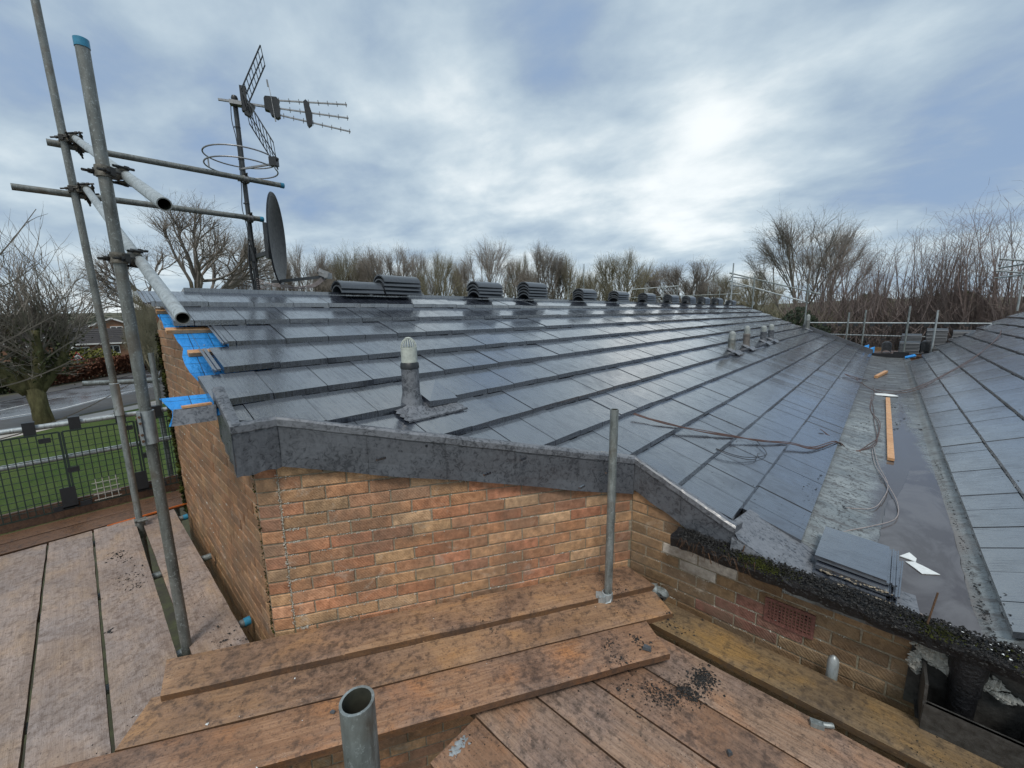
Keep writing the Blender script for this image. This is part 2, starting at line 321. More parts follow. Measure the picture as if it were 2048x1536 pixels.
M['alu'] = m_simple('grey_aluminium', (.30, .30, .30), .45, .7, .25, 40); M['airbrick'] = m_simple('terracotta', (.17, .07, .055), .75, 0, .4, 60, .6)

def m_felt():
    m, t, b = mat('blue_membrane', (.02, .25, .66), .55)
    v = coords(t); br = N(t, 'ShaderNodeTexBrick', offset=0, squash=1, ins={'Color1': (.015, .25, .68, 1), 'Color2': (.02, .28, .72, 1), 'Mortar': (.005, .02, .06, 1), 'Scale': 1, 'Mortar Size': .0022, 'Brick Width': .11, 'Row Height': .11})
    t.links.new(coords(t, (1, 1, 1), (0, 0, R(3))), br.inputs['Vector']); n = noi(t, v, 20, 4, .6)
    sc_ = noi(t, coords(t, (4, 30, 4), (0, 0, R(20))), 3, 3, .5, 1.5)
    c = mixc(t, ramp(t, n, [(.3, 0), (.8, .25)]), br.outputs[0], (.08, .36, .72)); c = mixc(t, ramp(t, sc_, [(.66, 0), (.68, .8), (.70, 0)]), c, (.01, .02, .05))
    t.links.new(c, b.inputs['Base Color']); bump(t, b, mth(t, 'ADD', n, noi(t, coords(t, (5, 14, 5)), 1.3, 3, .5, 1.2)), .8, .018); return m
M['bluefelt'] = m_felt()
def m_gutter():
    m, t, b = mat('gutter_lining', (.2, .22, .22), .5)
    v = coords(t); n1 = noi(t, v, 3.2, 7, .6, .6); n2 = noi(t, v, 45, 6, .75); n3 = noi(t, coords(t, (1.4, 9, 1)), 2.4, 6, .6, .4); n4 = noi(t, v, 16, 6, .7)
    base = mixc(t, ramp(t, n1, [(.35, 0), (.68, 1)]), (.15, .17, .175), (.29, .32, .325)); base = mixc(t, ramp(t, n2, [(.53, 0), (.60, .85)]), base, (.05, .05, .048))
    base = mixc(t, ramp(t, n4, [(.54, 0), (.62, .8)]), base, (.05, .045, .04)); base = mixc(t, ramp(t, n3, [(.50, 0), (.64, .7)]), base, (.075, .065, .06))
    sp_ = N(t, 'ShaderNodeSeparateXYZ'); t.links.new(v, sp_.inputs[0]); wob = noi(t, coords(t, (1, .35, 1)), 5, 6, .65, .6)
    ax_ = mth(t, 'ABSOLUTE', mth(t, 'SUBTRACT', sp_.outputs[0], .285)); q = mth(t, 'ADD', ax_, mth(t, 'MULTIPLY', mth(t, 'SUBTRACT', wob, .5), .32)); q = mth(t, 'ADD', q, mth(t, 'MULTIPLY', mth(t, 'MAXIMUM', mth(t, 'SUBTRACT', sp_.outputs[1], 4.6), 0), .045))
    wet = ramp(t, q, [(.15, 1), (.235, 0)]); streak = ramp(t, noi(t, coords(t, (1.2, 7, 1)), 2.2, 6, .7, .3), [(.42, 0), (.50, .92)]); far = ramp(t, mth(t, 'MULTIPLY', sp_.outputs[1], .06), [(.40, 0), (.58, 1)])
    base = mixc(t, mth(t, 'MULTIPLY', streak, far), base, (.045, .038, .034)); base = mixc(t, wet, base, (.085, .077, .076)); t.links.new(base, b.inputs['Base Color'])
    t.links.new(mth(t, 'MULTIPLY', ramp(t, n1, [(.3, .28), (.7, .55)]), ramp(t, q, [(.16, .2), (.26, 1)])), b.inputs['Roughness']); bump(t, b, mth(t, 'MULTIPLY', mth(t, 'ADD', n2, n4), ramp(t, q, [(.16, .1), (.25, 1)])), .4, .005); return m
M['gutter'] = m_gutter()
def m_puddle():
    m, t, b = mat('silty_water', (.13, .12, .125), .06, 0, .5)
    v = coords(t, (1, .5, 1)); n = noi(t, v, 4, 6, .6, 1.0)
    t.links.new(mixc(t, ramp(t, n, [(.45, 0), (.62, 1)]), (.075, .066, .066), (.125, .118, .12)), b.inputs['Base Color']); t.links.new(ramp(t, n, [(.4, .04), (.65, .22)]), b.inputs['Roughness']); return m
M['puddle'] = m_puddle()
def m_moss():
    m, t, b = mat('moss', (.05, .06, .015), .95, 0, .1)
    n = noi(t, coords(t), 9, 5, .6); t.links.new(mixc(t, ramp(t, n, [(.40, 0), (.62, 1)]), (.014, .014, .010), (.055, .062, .014)), b.inputs['Base Color']); return m
M['moss'] = m_moss()
def m_grass():
    m, t, b = mat('lawn', (.04, .09, .02), .9, 0, .15)
    v = coords(t); n1 = noi(t, v, .35, 5, .6); n2 = noi(t, v, 7, 6, .7)
    c = mixc(t, ramp(t, n1, [(.35, 0), (.65, 1)]), (.055, .100, .022), (.095, .135, .038)); c = mixc(t, ramp(t, n2, [(.50, 0), (.7, .55)]), c, (.11, .11, .045)); t.links.new(c, b.inputs['Base Color']); bump(t, b, n2, 1, .15); return m
M['lawn'] = m_grass()
def m_soil():
    m, t, b = mat('mossy_soil', (.05, .045, .03), .9); n = noi(t, coords(t), 3, 6, .7); t.links.new(mixc(t, ramp(t, n, [(.4, 0), (.65, 1)]), (.035, .030, .018), (.06, .065, .024)), b.inputs['Base Color']); return m
M['soil'] = m_soil()
def m_ground():
    m, t, b = mat('far_fields', (.1, .1, .06), .95, 0, .1)
    v = coords(t); n1 = noi(t, coords(t, (1, .6, 1)), .012, 4, .6); n2 = noi(t, v, .2, 6, .7)
    c = mixc(t, ramp(t, n1, [(.42, 0), (.56, 1)]), (.065, .068, .05), (.12, .115, .08)); c = mixc(t, ramp(t, n2, [(.5, 0), (.7, .5)]), c, (.05, .05, .035)); t.links.new(c, b.inputs['Base Color']); return m
M['ground'] = m_ground()
def m_asphalt(name, a, c, r0, r1):
    m, t, b = mat(name, a, .3); v = coords(t); n1 = noi(t, v, .5, 5, .6); n2 = noi(t, v, 30, 5, .7)
    t.links.new(mixc(t, ramp(t, n1, [(.35, 0), (.65, 1)]), a, c), b.inputs['Base Color']); t.links.new(ramp(t, n1, [(.40, r0), (.62, r1)]), b.inputs['Roughness']); bump(t, b, n2, .15, .01); return m
M['road'] = m_asphalt('wet_asphalt', (.08, .082, .09), (.13, .13, .135), .08, .35); M['paving'] = m_asphalt('footway', (.05, .048, .046), (.085, .08, .075), .5, .8)
M['slab'] = m_asphalt('concrete_slabs', (.33, .30, .27), (.45, .41, .37), .4, .7); M['linepaint'] = m_simple('road_paint', (.7, .7, .68), .35, 0, .15, 3)
def m_bark(name, a, c): 
    m, t, b = mat(name, a, .9, 0, .15); n = noi(t, coords(t, (1, 1, .35)), 6, 6, .7); t.links.new(mixc(t, ramp(t, n, [(.35, 0), (.65, 1)]), a, c), b.inputs['Base Color']); bump(t, b, n, .6, .03); return m
M['bark'] = m_bark('bark', (.05, .045, .03), (.10, .09, .065)); M['bark_moss'] = m_bark('mossy_bark', (.055, .05, .025), (.13, .12, .06))
M['twig'] = m_simple('twigs', (.20, .175, .15), .9, 0, .3, .5); M['twig_dense'] = m_simple('olive_twigs', (.20, .18, .12), .9, 0, .3, .5)
M['twig_red'] = m_simple('reddish_twigs', (.19, .145, .13), .9, 0, .3, .5); M['birch'] = m_simple('pale_bark', (.26, .23, .19), .8, 0, .4, 3)
M['leaf_brown'] = m_simple('beech_leaves', (.16, .065, .035), .85, 0, .45, 3); M['leaf_dark'] = m_simple('evergreen_leaves', (.018, .028, .012), .85, 0, .5, 3); M['leaf_olive'] = m_simple('ivy_leaves', (.035, .045, .012), .8, 0, .5, 5); M['leaf_yellow'] = m_simple('yellow_shrub', (.16, .16, .03), .85, 0, .4, 3)
M['farbrick'] = m_simple('house_brick', (.26, .14, .085), .85, 0, .2, 3); M['roof_dark'] = m_simple('dark_roof', (.045, .04, .04), .7, 0, .3, 2); M['whitepaint'] = m_simple('white_paint', (.72, .72, .70), .5, 0, .08, 4)
M['glass'] = m_simple('dark_glass', (.03, .035, .04), .12, 0, .2, 3); M['carpaint'] = m_simple('dark_car_paint', (.02, .025, .035), .25, .2, .1, 3, 0); M['rubber'] = m_simple('rubber', (.015, .015, .015), .8)

# ================================================================== THE BUILDING
Z0, T = -1.46307, 0.42527
def rz(x): return Z0-T*x
LIP = [-3.7657+.3202*i for i in range(12)]; RIDGE_X = -4.055; FAR = 17.4
bld = thing('terrace_building', (-2.3, 6, GZ), 'brick terrace with new grey tiled roofs either side of a box gutter', 'building')

def tile_field(mb, rows, joint, topz, seed, thick=.036):
    rg = random.Random(seed)
    for i, (xl, xh, ya, yb, clips) in enumerate(rows):
        off = joint[i % len(joint)]; k0 = math.floor((ya-off)/.3)
        y = off+.3*k0
        while y < yb:
            a, c = max(y+.0022, ya), min(y+.2978, yb); y += .3
            if c-a < .02: continue
            poly = [(xl, a), (xl, c), (xh, c), (xh, a)]
            if xl < xh: poly = [(xl, c), (xl, a), (xh, a), (xh, c)]
            for cl in clips: poly = clip(poly, *cl)
            if len(poly) < 3: continue
            g = rg.uniform(.6, 1.25); mb.cur = (g*rg.uniform(.96, 1.02), g, g*rg.uniform(.98, 1.05))
            dz = rg.uniform(-.0022, .0022); sk = rg.uniform(-.004, .004); dl = rg.uniform(-.002, .002)
            zl, zh = topz(xl), topz(xh)-.038
            def zt(x, yy): f = (x-xl)/(xh-xl); return zl+(zh-zl)*f+dz+sk*(yy-a)/.3
            # soft arris at the tail of the tile
            top = [(x, yy, zt(x, yy)) for x, yy in poly]; bot = [(x, yy, zt(x, yy)-thick) for x, yy in poly]
            if zl > topz(xl)+9: pass
            mb.prism(bot, top) if xl > xh else mb.prism(bot, top)
            # interlock notch under the tail joint
            if 0.2 < c-a and i < 9 and a < 9:
                mb.cur = (.25, .25, .28); sx = 1 if xl > xh else -1
                mb.box((xl-.004*sx, c-.022, zl-thick-.004), (.012, .05, .012))
ABn, ABc = (.8637, -.504), None    # inward is away from the diagonal wall: keep left of the line A-B
def diag(x0, y0, x1, y1):          # half plane to the left of p0->p1
    dx, dy = x1-x0, y1-y0; return (-dy, dx, -dy*x0+dx*y0)
DG = diag(-2.235, .655, -1.165, 2.462)
lefts = [.385, .447, .665, .545, .432]; rows = []
for i in range(12):
    xl = LIP[i]; xh = LIP[i-1] if i else RIDGE_X; cl = []
    ya = lefts[i] if i < 5 else .47
    if 4 < i <= 8: cl = [DG]
    if i == 9: ya = 2.47; cl = []
    if i == 10: ya = 2.53
    if i == 11: ya = 2.80
    if i == 8: cl = [DG]
    rows.append((xl, xh, ya, FAR, cl))
# leave the slate kit out where the big soil pipe comes through
mb = MB(); tile_field(mb, rows, [.109, .256], rz, 3)
left_tiles = mb.build('roof_tiles', M['tile'], None)
# interlock channels showing on the bare left ends of three rows
chans = []
for i, yy in ((0, .385), (2, .665), (3, .545)):
    mb = MB(); mb.cur = (.95, .95, 1)
    xl = LIP[i]; xh = (LIP[i-1] if i else RIDGE_X)
    for k, (dy, wd, dz) in enumerate(((-.010, .018, -.013), (-.027, .010, -.018), (-.038, .006, -.011))):
        a = Vector((xl+.0, yy+dy, rz(xl)+dz)); c = Vector((xh, yy+dy, rz(xh)+dz-.03)); mb.bar(a, c, wd, .012, z=(0, 0, 1))
    chans.append(mb.build('verge_channel', M['tile'], None))
# roof deck below, membrane, battens
mb = MB()
mb.poly([(RIDGE_X, .56, rz(RIDGE_X)-.11), (LIP[5]-.14, .72, rz(LIP[5])-.06), (-1.25, 2.52, rz(-1.2)-.11), (-.60, 2.56, rz(-.6)-.10), (-.3, 2.86, rz(-.3)-.075), (-.3, FAR, rz(-.3)-.075), (RIDGE_X, FAR, rz(RIDGE_X)-.11)])
felt_dark = mb.build('roof_deck', M['bitumen'], None)
mb = MB(); a, c = -3.86, -2.46; n = 14
for j in range(n):                                        # blue membrane, its near edge cut unevenly
    x0, x1 = a+(c-a)*j/n, a+(c-a)*(j+1)/n
    def e(x): return .428+.02*math.sin(x*9)+.012*math.sin(x*31+1)+(.02 if x > -3.0 else 0)
    mb.prism([(x0, e(x0), rz(x0)-.098), (x1, e(x1), rz(x1)-.098), (x1, .95, rz(x1)-.098), (x0, .95, rz(x0)-.098)], [(x0, e(x0), rz(x0)-.095), (x1, e(x1), rz(x1)-.095), (x1, .95, rz(x1)-.095), (x0, .95, rz(x0)-.095)])
memb = mb.build('roof_membrane', M['bluefelt'], None)
bat = []
for x, y0 in ((-3.79, .405), (-3.475, .405), (-3.155, .455), (-2.60, .42)):
    mb = MB(); mb.box((x, (y0+1.0)/2, rz(x)-.078), (.046, 1.0-y0, .026), (1, 0, -T), ay=None); bat.append(mb.build('tile_batten', M['fresh'], None))
mb = MB()                                                  # membrane flap drooping over a fascia off-cut at the corner
P = [[(-2.675, .245, -.388), (-2.66, .475, -.392)], [(-2.56, .262, -.42), (-2.56, .47, -.432)], [(-2.497, .268, -.428), (-2.49, .47, -.455)], [(-2.478, .262, -.455), (-2.475, .47, -.478)], [(-2.470, .243, -.497), (-2.468, .30, -.49)]]
for i in range(4):
    (A, B), (C_, D) = P[i], P[i+1]
    mb.prism([Vector(A)-Vector((0, 0, .003)), Vector(C_)-Vector((0, 0, .003)), Vector(D)-Vector((0, 0, .003)), Vector(B)-Vector((0, 0, .003))], [A, C_, D, B])
flap = mb.build('membrane_flap', M['bluefelt'], None)
mb = MB(); mb.prism([(-2.462, .252, -.497), (-2.456, .43, -.50), (-2.448, .43, -.50), (-2.454, .252, -.497)], [(-2.497, .272, -.424), (-2.49, .44, -.424), (-2.482, .44, -.424), (-2.489, .272, -.424)])
offc = mb.build('fascia_offcut', M['lead_light'], None)
mb = MB(); mb.box((-2.500, .365, -.418), (.034, .12, .010)); bat.append(mb.build('tile_batten', M['fresh'], None))
for o in chans+[left_tiles, felt_dark, memb, flap, offc]+bat: put(o, bld)
tag(memb, 'bright blue roofing membrane with a printed grid'); tag(flap, 'blue membrane flap hanging at the corner')

# ---- walls with modelled bricks
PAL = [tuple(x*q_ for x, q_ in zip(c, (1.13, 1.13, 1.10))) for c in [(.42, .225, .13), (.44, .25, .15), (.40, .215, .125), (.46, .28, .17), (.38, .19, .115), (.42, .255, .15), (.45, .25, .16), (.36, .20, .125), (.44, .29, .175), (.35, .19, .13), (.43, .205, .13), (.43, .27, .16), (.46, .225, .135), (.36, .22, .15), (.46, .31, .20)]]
PAL_SHADED_ = [(.36, .215, .12), (.33, .205, .115), (.37, .24, .14), (.31, .185, .105), (.38, .25, .14), (.29, .19, .12), (.35, .22, .13)]
PAL_SHADED = [tuple(x*q_ for x, q_ in zip(c, (.86, .80, .80))) for c in PAL_SHADED_]  # gable brick colours darkened, the wall's shade is painted in
PAL_DIM_ = [(.27, .175, .10), (.30, .20, .115), (.24, .155, .09), (.31, .215, .13), (.26, .18, .115)]
PAL_DIM = [tuple(x*.78 for x in c) for c in PAL_DIM_]  # dim light on the end wall put into its brick colours
def brick_wall(name, P0, P1, zb, top, seed, pal, u_off=0.0, only_header=False, patches=None):
    P0, P1 = Vector((*P0, 0)), Vector((*P1, 0)); d = (P1-P0); L = d.length; d.normalize(); nrm = Vector((d.y, -d.x, 0)); rg = random.Random(seed)
    mb = MB(); z = -1.72-.075*math.ceil((-1.72-zb)/.075); j = round((z+1.72)/.075)
    zmaxall = max(top(0), top(L/2), top(L))
    while z < zmaxall:
        u = -.225+(.1125 if j % 2 else 0)+u_off
        while u < L:
            u0, u1 = max(0, u)+.0042, min(L, u+.225)-.0042
            if only_header: u0, u1 = .004, L-.004; u = L
            u += .225
            if u1-u0 < .03: continue
            zt_ = z+.0665
            if z+.045 > min(top(u0), top(u1)): continue
            c = rg.choice(pal); k = rg.uniform(.80, 1.10); c = tuple(x*k for x in c)
            if patches:
                for (pu, pz, pr, pc) in patches:
                    if math.hypot((u0+u1)/2-pu, (z-pz)*1.4) < pr and rg.random() < .75: c = tuple(x*k for x in pc)
            mb.cur = c
            o = rg.uniform(-.002, .003); pr = []
            for (uu, zz, dep) in ((u0, z, -.03), (u1, z, -.03), (u1, zt_, -.03), (u0, zt_, -.03)): pr.append(P0+d*uu+nrm*dep+Vector((0, 0, zz)))
            ins = .0035; mid = []; fr = []
            q = [(u0, z, 1, 1), (u1, z, -1, 1), (u1, zt_, -1, -1), (u0, zt_, 1, -1)]
            for (uu, zz, su, sz) in q:
                ju, jz = rg.uniform(-.0015, .0015), rg.uniform(-.0015, .0015)
                mid.append(P0+d*(uu+ju)+nrm*(.001+o)+Vector((0, 0, zz+jz))); fr.append(P0+d*(uu+ju+su*ins)+nrm*(.0040+o)+Vector((0, 0, zz+jz+sz*ins)))
            b = len(mb.v); mb.v += [tuple(x) for x in pr+mid+fr]
            for r0 in (0, 4):
                for i in range(4): i2 = (i+1) % 4; mb.face([b+r0+i, b+r0+i2, b+r0+4+i2, b+r0+4+i])
            mb.face([b+8, b+9, b+10, b+11])
        z += .075; j += 1
    br = mb.build('brickwork', M['brick'], None)
    mo = MB(); mo.cur = (1, 1, 1); n = max(2, int(L/.1))
    for i in range(n):
        a, c = i*L/n, (i+1)*L/n; A, B = P0+d*a, P0+d*c
        mo.poly([A+nrm*-.001+Vector((0, 0, GZ)), B+nrm*-.001+Vector((0, 0, GZ)), B+nrm*-.001+Vector((0, 0, top(c)+.02)), A+nrm*-.001+Vector((0, 0, top(a)+.02))])
    m2 = mo.build('mortar', M['mortar'], None)
    # salt and lime crumbs in the bed joints
    return br, m2, (P0, d, nrm, L)
def crumbs(frame, zb, zt, n, seed, uband, name='lime_crumbs', mm='lime'):
    P0, d, nrm, L = frame; rg = random.Random(seed); mb = MB()
    for _ in range(n):
        u = rg.choice(uband)(rg) if callable(uband[0]) else rg.uniform(*uband); j = rg.randint(int((zb+1.72)/.075), int((zt+1.72)/.075)); z = -1.72+.075*j-.005+rg.gauss(0, .003)
        m = rg.randint(1, 5); uu = u
        for _ in range(m):
            uu += rg.uniform(.003, .012); 
            if 0 < uu < L: mb.lump(P0+d*uu+nrm*.004+Vector((0, 0, z+rg.gauss(0, .002))), rg.uniform(.0012, .0040), rg=rg)
    return tag(mb.build(name, M[mm], None), kind='stuff')
WA0, WA1 = (-2.279, .621), (-1.170, 2.468); WB1 = (-2.342, .531); WB0 = (-5.02, .531)
LA = math.hypot(WA1[0]-WA0[0], WA1[1]-WA0[1])
def wall_part(label, name='wall'):
    o = bpy.data.objects.new(name, None); COL.objects.link(o); o.parent = bld; o.location = -Vector(bld.location); o['label'] = label; return o
topA = lambda u: -.76-.215*u
wa = wall_part('warm orange brick wall set diagonally, with white lime specks'); wb = wall_part('brown shaded gable brick wall', 'gable_wall'); wc = wall_part('stained brick wall coloured dim under the black gutter', 'end_wall')
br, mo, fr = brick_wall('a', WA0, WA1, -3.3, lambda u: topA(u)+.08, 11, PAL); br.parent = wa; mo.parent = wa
c1 = crumbs(fr, -1.70, -.85, 330, 5, (.15, 1.9)); c1.parent = wa
c2 = crumbs(fr, -1.70, -.80, 95, 6, (0, .05)); c2.parent = wa
mb = MB(); rg = random.Random(8)                            # the white crumbling joint at the squint corner
for _ in range(260):
    z = rg.uniform(-1.7, -.8); P_ = Vector((WA0[0], WA0[1], z))+Vector((rg.gauss(.004, .005), rg.gauss(.0, .005), 0)); mb.lump(P_+Vector((.004, -.004, 0)), rg.uniform(.0014, .004), rg=rg)
o = tag(mb.build('crumbling_joint', M['lime'], None), kind='stuff'); o.parent = wa
br, mo, fr = brick_wall('bev', WB1, WA0, -3.3, lambda u: -.72, 12, PAL, only_header=True); br.parent = wa; mo.parent = wa
def topB(u):
    x = WB0[0]+u
    return rz(x)-.11 if x > RIDGE_X else (rz(RIDGE_X)-.11)-(RIDGE_X-x)*.20
br, mo, fr = brick_wall('b', WB0, WB1, -3.6, topB, 13, PAL_SHADED); br.parent = wb; mo.parent = wb
c3 = crumbs(fr, -1.6, -.1, 110, 9, (0.1, 2.6)); c3.parent = wb
mb = MB(); rg = random.Random(4)
for _ in range(900):                                       # moss along the far corner and up the joints
    z = rg.uniform(-1.9, -.12); s_ = abs(rg.gauss(0, .025)); mb.lump((WB0[0]+s_, .531-.012+rg.gauss(0, .006), z), rg.uniform(.006, .018), rg=rg)
for _ in range(200):
    z = -1.72+rg.random()**2*1.0; mb.lump((WB1[0]-.01+rg.gauss(0, .012), .531-.004, z), rg.uniform(.002, .006), rg=rg)
o = tag(mb.build('wall_moss', M['moss'], None), kind='stuff'); o.parent = wb
br, mo, fr = brick_wall('c', WA1, (1.3, 2.468), -2.6, lambda u: -1.42 if u > .55 else rz(-1.18+u)-.15, 14, PAL_DIM, patches=[(.42, -1.60, .17, (.50, .48, .45)), (.30, -1.50, .09, (.42, .38, .33)), (.75, -1.85, .25, (.20, .10, .08)), (.1, -1.5, .2, (.36, .24, .14)), (.12, -1.2, .25, (.38, .24, .14))]); br.parent = wc; mo.parent = wc
c4 = crumbs(fr, -1.95, -1.5, 90, 10, (.15, 1.2)); c4.parent = wc
# back walls of the block (close the volume)
mb = MB(); mb.poly([(-5.02, .531, GZ), (-5.02, FAR-.1, GZ), (-5.02, FAR-.1, .05), (-5.02, .531, .05)]); mb.poly([(-5.02, FAR-.1, GZ), (5, FAR-.1, GZ), (5, FAR-.1, -1.5), (-.3, FAR-.1, -1.45), (RIDGE_X, FAR-.1, rz(RIDGE_X)-.1), (-5.02, FAR-.1, .0)])
o = mb.build('rear_wall', M['farbrick'], None); put(o, bld)
mb = MB()
mb.prism([(-5.2, .62, .02), (RIDGE_X, .62, .20), (RIDGE_X, FAR, .20), (-5.2, FAR, .02)], [(-5.2, .62, .05), (RIDGE_X, .62, rz(RIDGE_X)-.006), (RIDGE_X, FAR, rz(RIDGE_X)-.006), (-5.2, FAR, .05)])
o = mb.build('rear_roof_slope', M['tile'], None); put(o, bld)

# ---- lead verge: rolled rim and hanging apron, in lapped lengths
V = [(-2.545, .448), (-2.232, .440), (-2.222, .632), (-1.150, 2.440), (-.520, 2.445)]
ZT = [rz(-2.545)+.035, rz(-2.232)+.022, rz(-2.222)+.028, rz(-1.150)+.020, rz(-.520)+.012]
def offs(i, dist):                                        # outward offset at a corner of the path
    def nr(a, b): d = Vector((b[0]-a[0], b[1]-a[1])); d.normalize(); return Vector((d.y, -d.x))
    if i == 0: n_ = nr(V[0], V[1]); return Vector(V[0])+n_*dist
    if i == len(V)-1: n_ = nr(V[-2], V[-1]); return Vector(V[-1])+n_*dist
    a, b = nr(V[i-1], V[i]), nr(V[i], V[i+1]); m_ = (a+b).normalized(); return Vector(V[i])+m_*(dist/max(.35, m_.dot(a)))
rim = MB(); apr = MB(); rg = random.Random(21)
for i in range(4):
    cuts = {0: 1, 1: 1, 2: 5, 3: 2}[i]
    for k in range(cuts):
        f0, f1 = k/cuts, (k+1)/cuts
        def P_(f, dist, dz): a, b = offs(i, dist), offs(i+1, dist); q = a.lerp(b, f); z = ZT[i]+(ZT[i+1]-ZT[i])*f+dz; return (q.x, q.y, z)
        sub = 8; o_ = (k % 2)*.0022; fr0 = [f0+(f1-f0)*s/sub for s in range(sub+1)]
        for s in range(sub):
            a, c = fr0[s], fr0[s+1]
            wv = lambda f: .0016*math.sin(f*37+i*3)
            prof = [(-.052, -.022), (-.046, 0), (-.004, .002+o_), (.005+o_, -.008), (.005+o_, -.042), (-.002, -.046), (-.002, -.055)]
            for m_ in range(len(prof)-1):
                (d0, z0_), (d1, z1_) = prof[m_], prof[m_+1]
                rim.poly([P_(a, d0, z0_+wv(a)), P_(a, d1, z1_+wv(a)), P_(c, d1, z1_+wv(c)), P_(c, d0, z0_+wv(c))][::-1])
            dr = [(-.002, -.04), (-.001, -.12), (.001, -.20), (.004, -.262)]
            if i == 3: dr = [(-.002, -.04), (-.001, -.11), (.001, -.17), (.004, -.225)]
            if i == 0: dr = [(-.002, -.04), (-.002, -.12), (0, -.2), (.0, -.262)]
            for m_ in range(3):
                (d0, z0_), (d1, z1_) = dr[m_], dr[m_+1]
                w0 = .003*math.sin(a*23+m_*2+i)*(m_+1)/3+o_; w1 = .003*math.sin(c*23+m_*2+i)*(m_+1)/3+o_; w0b = .003*math.sin(a*23+m_*2+2+i)*(m_+2)/3+o_; w1b = .003*math.sin(c*23+m_*2+2+i)*(m_+2)/3+o_
                zz = .004*math.sin(a*11+i) if m_ == 2 else 0; zc = .004*math.sin(c*11+i) if m_ == 2 else 0
                apr.poly([P_(a, d0+w0, z0_), P_(a, d1+w0b, z1_+zz), P_(c, d1+w1b, z1_+zc), P_(c, d0+w1, z0_)][::-1])
        # lap edge
        apr.poly([P_(f1, -.002, -.04), P_(f1, .001, -.255 if i != 3 else -.22), P_(f1, .006, -.255 if i != 3 else -.22), P_(f1, .004, -.04)])
lead = bpy.data.objects.new('lead_verge', None); COL.objects.link(lead); lead.parent = bld; lead.location = -Vector(bld.location)
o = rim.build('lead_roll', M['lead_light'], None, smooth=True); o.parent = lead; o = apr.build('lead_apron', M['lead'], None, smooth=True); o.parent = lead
mb = MB(); c_ = offs(4, .004); mb.prism([(c_.x-.004, c_.y-.01, ZT[4]-.23), (c_.x+.006, c_.y+.10, ZT[4]-.14), (c_.x, c_.y+.10, ZT[4]-.14), (c_.x-.012, c_.y-.01, ZT[4]-.23)], [(c_.x-.004, c_.y, ZT[4]), (c_.x+.01, c_.y+.12, ZT[4]-.01), (c_.x, c_.y+.12, ZT[4]-.01), (c_.x-.014, c_.y, ZT[4])])
o = mb.build('lead_end', M['lead'], None); o.parent = lead
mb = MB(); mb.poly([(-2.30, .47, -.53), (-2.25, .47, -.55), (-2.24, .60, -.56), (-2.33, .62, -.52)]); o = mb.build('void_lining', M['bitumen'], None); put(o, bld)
# far verge lead parapet
mb = MB()
for k in range(8):
    x0, x1 = -2.15+.24*k, -2.15+.24*(k+1); mb.prism([(x0, FAR-.06, rz(x0)-.02), (x1, FAR-.06, rz(x1)-.02), (x1, FAR+.04, rz(x1)-.02), (x0, FAR+.04, rz(x0)-.02)], [(x0, FAR-.06, rz(x0)+.10), (x1, FAR-.06, rz(x1)+.10), (x1, FAR+.04, rz(x1)+.10), (x0, FAR+.04, rz(x0)+.10)])
o = mb.build('far_lead_verge', M['lead'], None); put(o, bld)

# ---- the box gutter between the roofs
mb = MB(); ys = [2.44+.5*k for k in range(30)]+[17.1]
prof = [(-.27, -1.415), (-.10, -1.445), (.02, -1.462), (.11, -1.474), (.46, -1.474), (.475, -1.466), (.50, -1.45), (.56, -1.425), (.60, -1.40)]
rg = random.Random(3)
grid = [[(x+.002*math.sin(y*3+x*9), y, z+.002*math.sin(y*2.3+x*20)) for x, z in prof] for y in ys]
for a, c in zip(grid[:-1], grid[1:]):
    for i in range(len(prof)-1): mb.poly([a[i], a[i+1], c[i+1], c[i]])
mb.poly([(.60, 2.44, -1.40), (-.27, 2.44, -1.415), (-.27, 2.44, -1.52), (.60, 2.44, -1.52)])
gut = mb.build('box_gutter', M['gutter'], None, smooth='all'); put(gut, bld)
tag(gut, 'grey felt lined box gutter with black specks and silt')
mb = MB()                                                   # standing water: an irregular sheet a few mm above the floor
edge = [(.105, 2.46), (.45, 2.46), (.452, 2.9), (.462, 3.3), (.468, 3.8), (.470, 4.3), (.462, 4.8), (.44, 5.1), (.36, 5.3), (.30, 5.1), (.26, 4.7), (.21, 4.3), (.15, 4.1), (.13, 3.8), (.115, 3.5), (.10, 3.2), (.096, 2.9)]
c_ = (.28, 3.5); pts = smoothpath([(*e, 0) for e in edge]+[(*edge[0], 0)], 4)
mb.poly([(p.x+.004*math.sin(p.y*30), p.y, -1.4695) for p in pts[:-1]]); pud = mb.build('puddle', M['puddle'], None); put(pud, bld); tag(pud, 'shallow brownish puddle')
mb = MB()                                                   # lead sheet under the last tiles, dressed over the wall
mb2 = [(-.57, 2.52), (-.53, 2.83), (-.22, 2.84), (-.11, 2.80), (-.11, 2.46), (-.30, 2.42), (-.50, 2.42)]
mb.prism([(x, y, max(rz(x), -1.405)-.075+.035) for x, y in mb2], [(x, y, max(rz(x), -1.405)-.03) for x, y in mb2])
mb.prism([(-.53, 2.395, -1.36), (-.11, 2.40, -1.48), (-.11, 2.45, -1.48), (-.53, 2.44, -1.36)], [(-.53, 2.41, -1.285), (-.11, 2.42, -1.43), (-.11, 2.47, -1.43), (-.53, 2.46, -1.285)])
o = mb.build('lead_sheet', M['lead_light'], None); put(o, bld); tag(o, 'pale lead sheet dressed over the corner below the tiles')
# far end of the gutter
mb = MB(); mb.box((.0, 17.15, -1.42), (.9, .06, .13)); mb.box((.42, 17.15, -1.40), (.35, .08, .22)); o = mb.build('gutter_stop', M['bitumen'], None); put(o, bld)
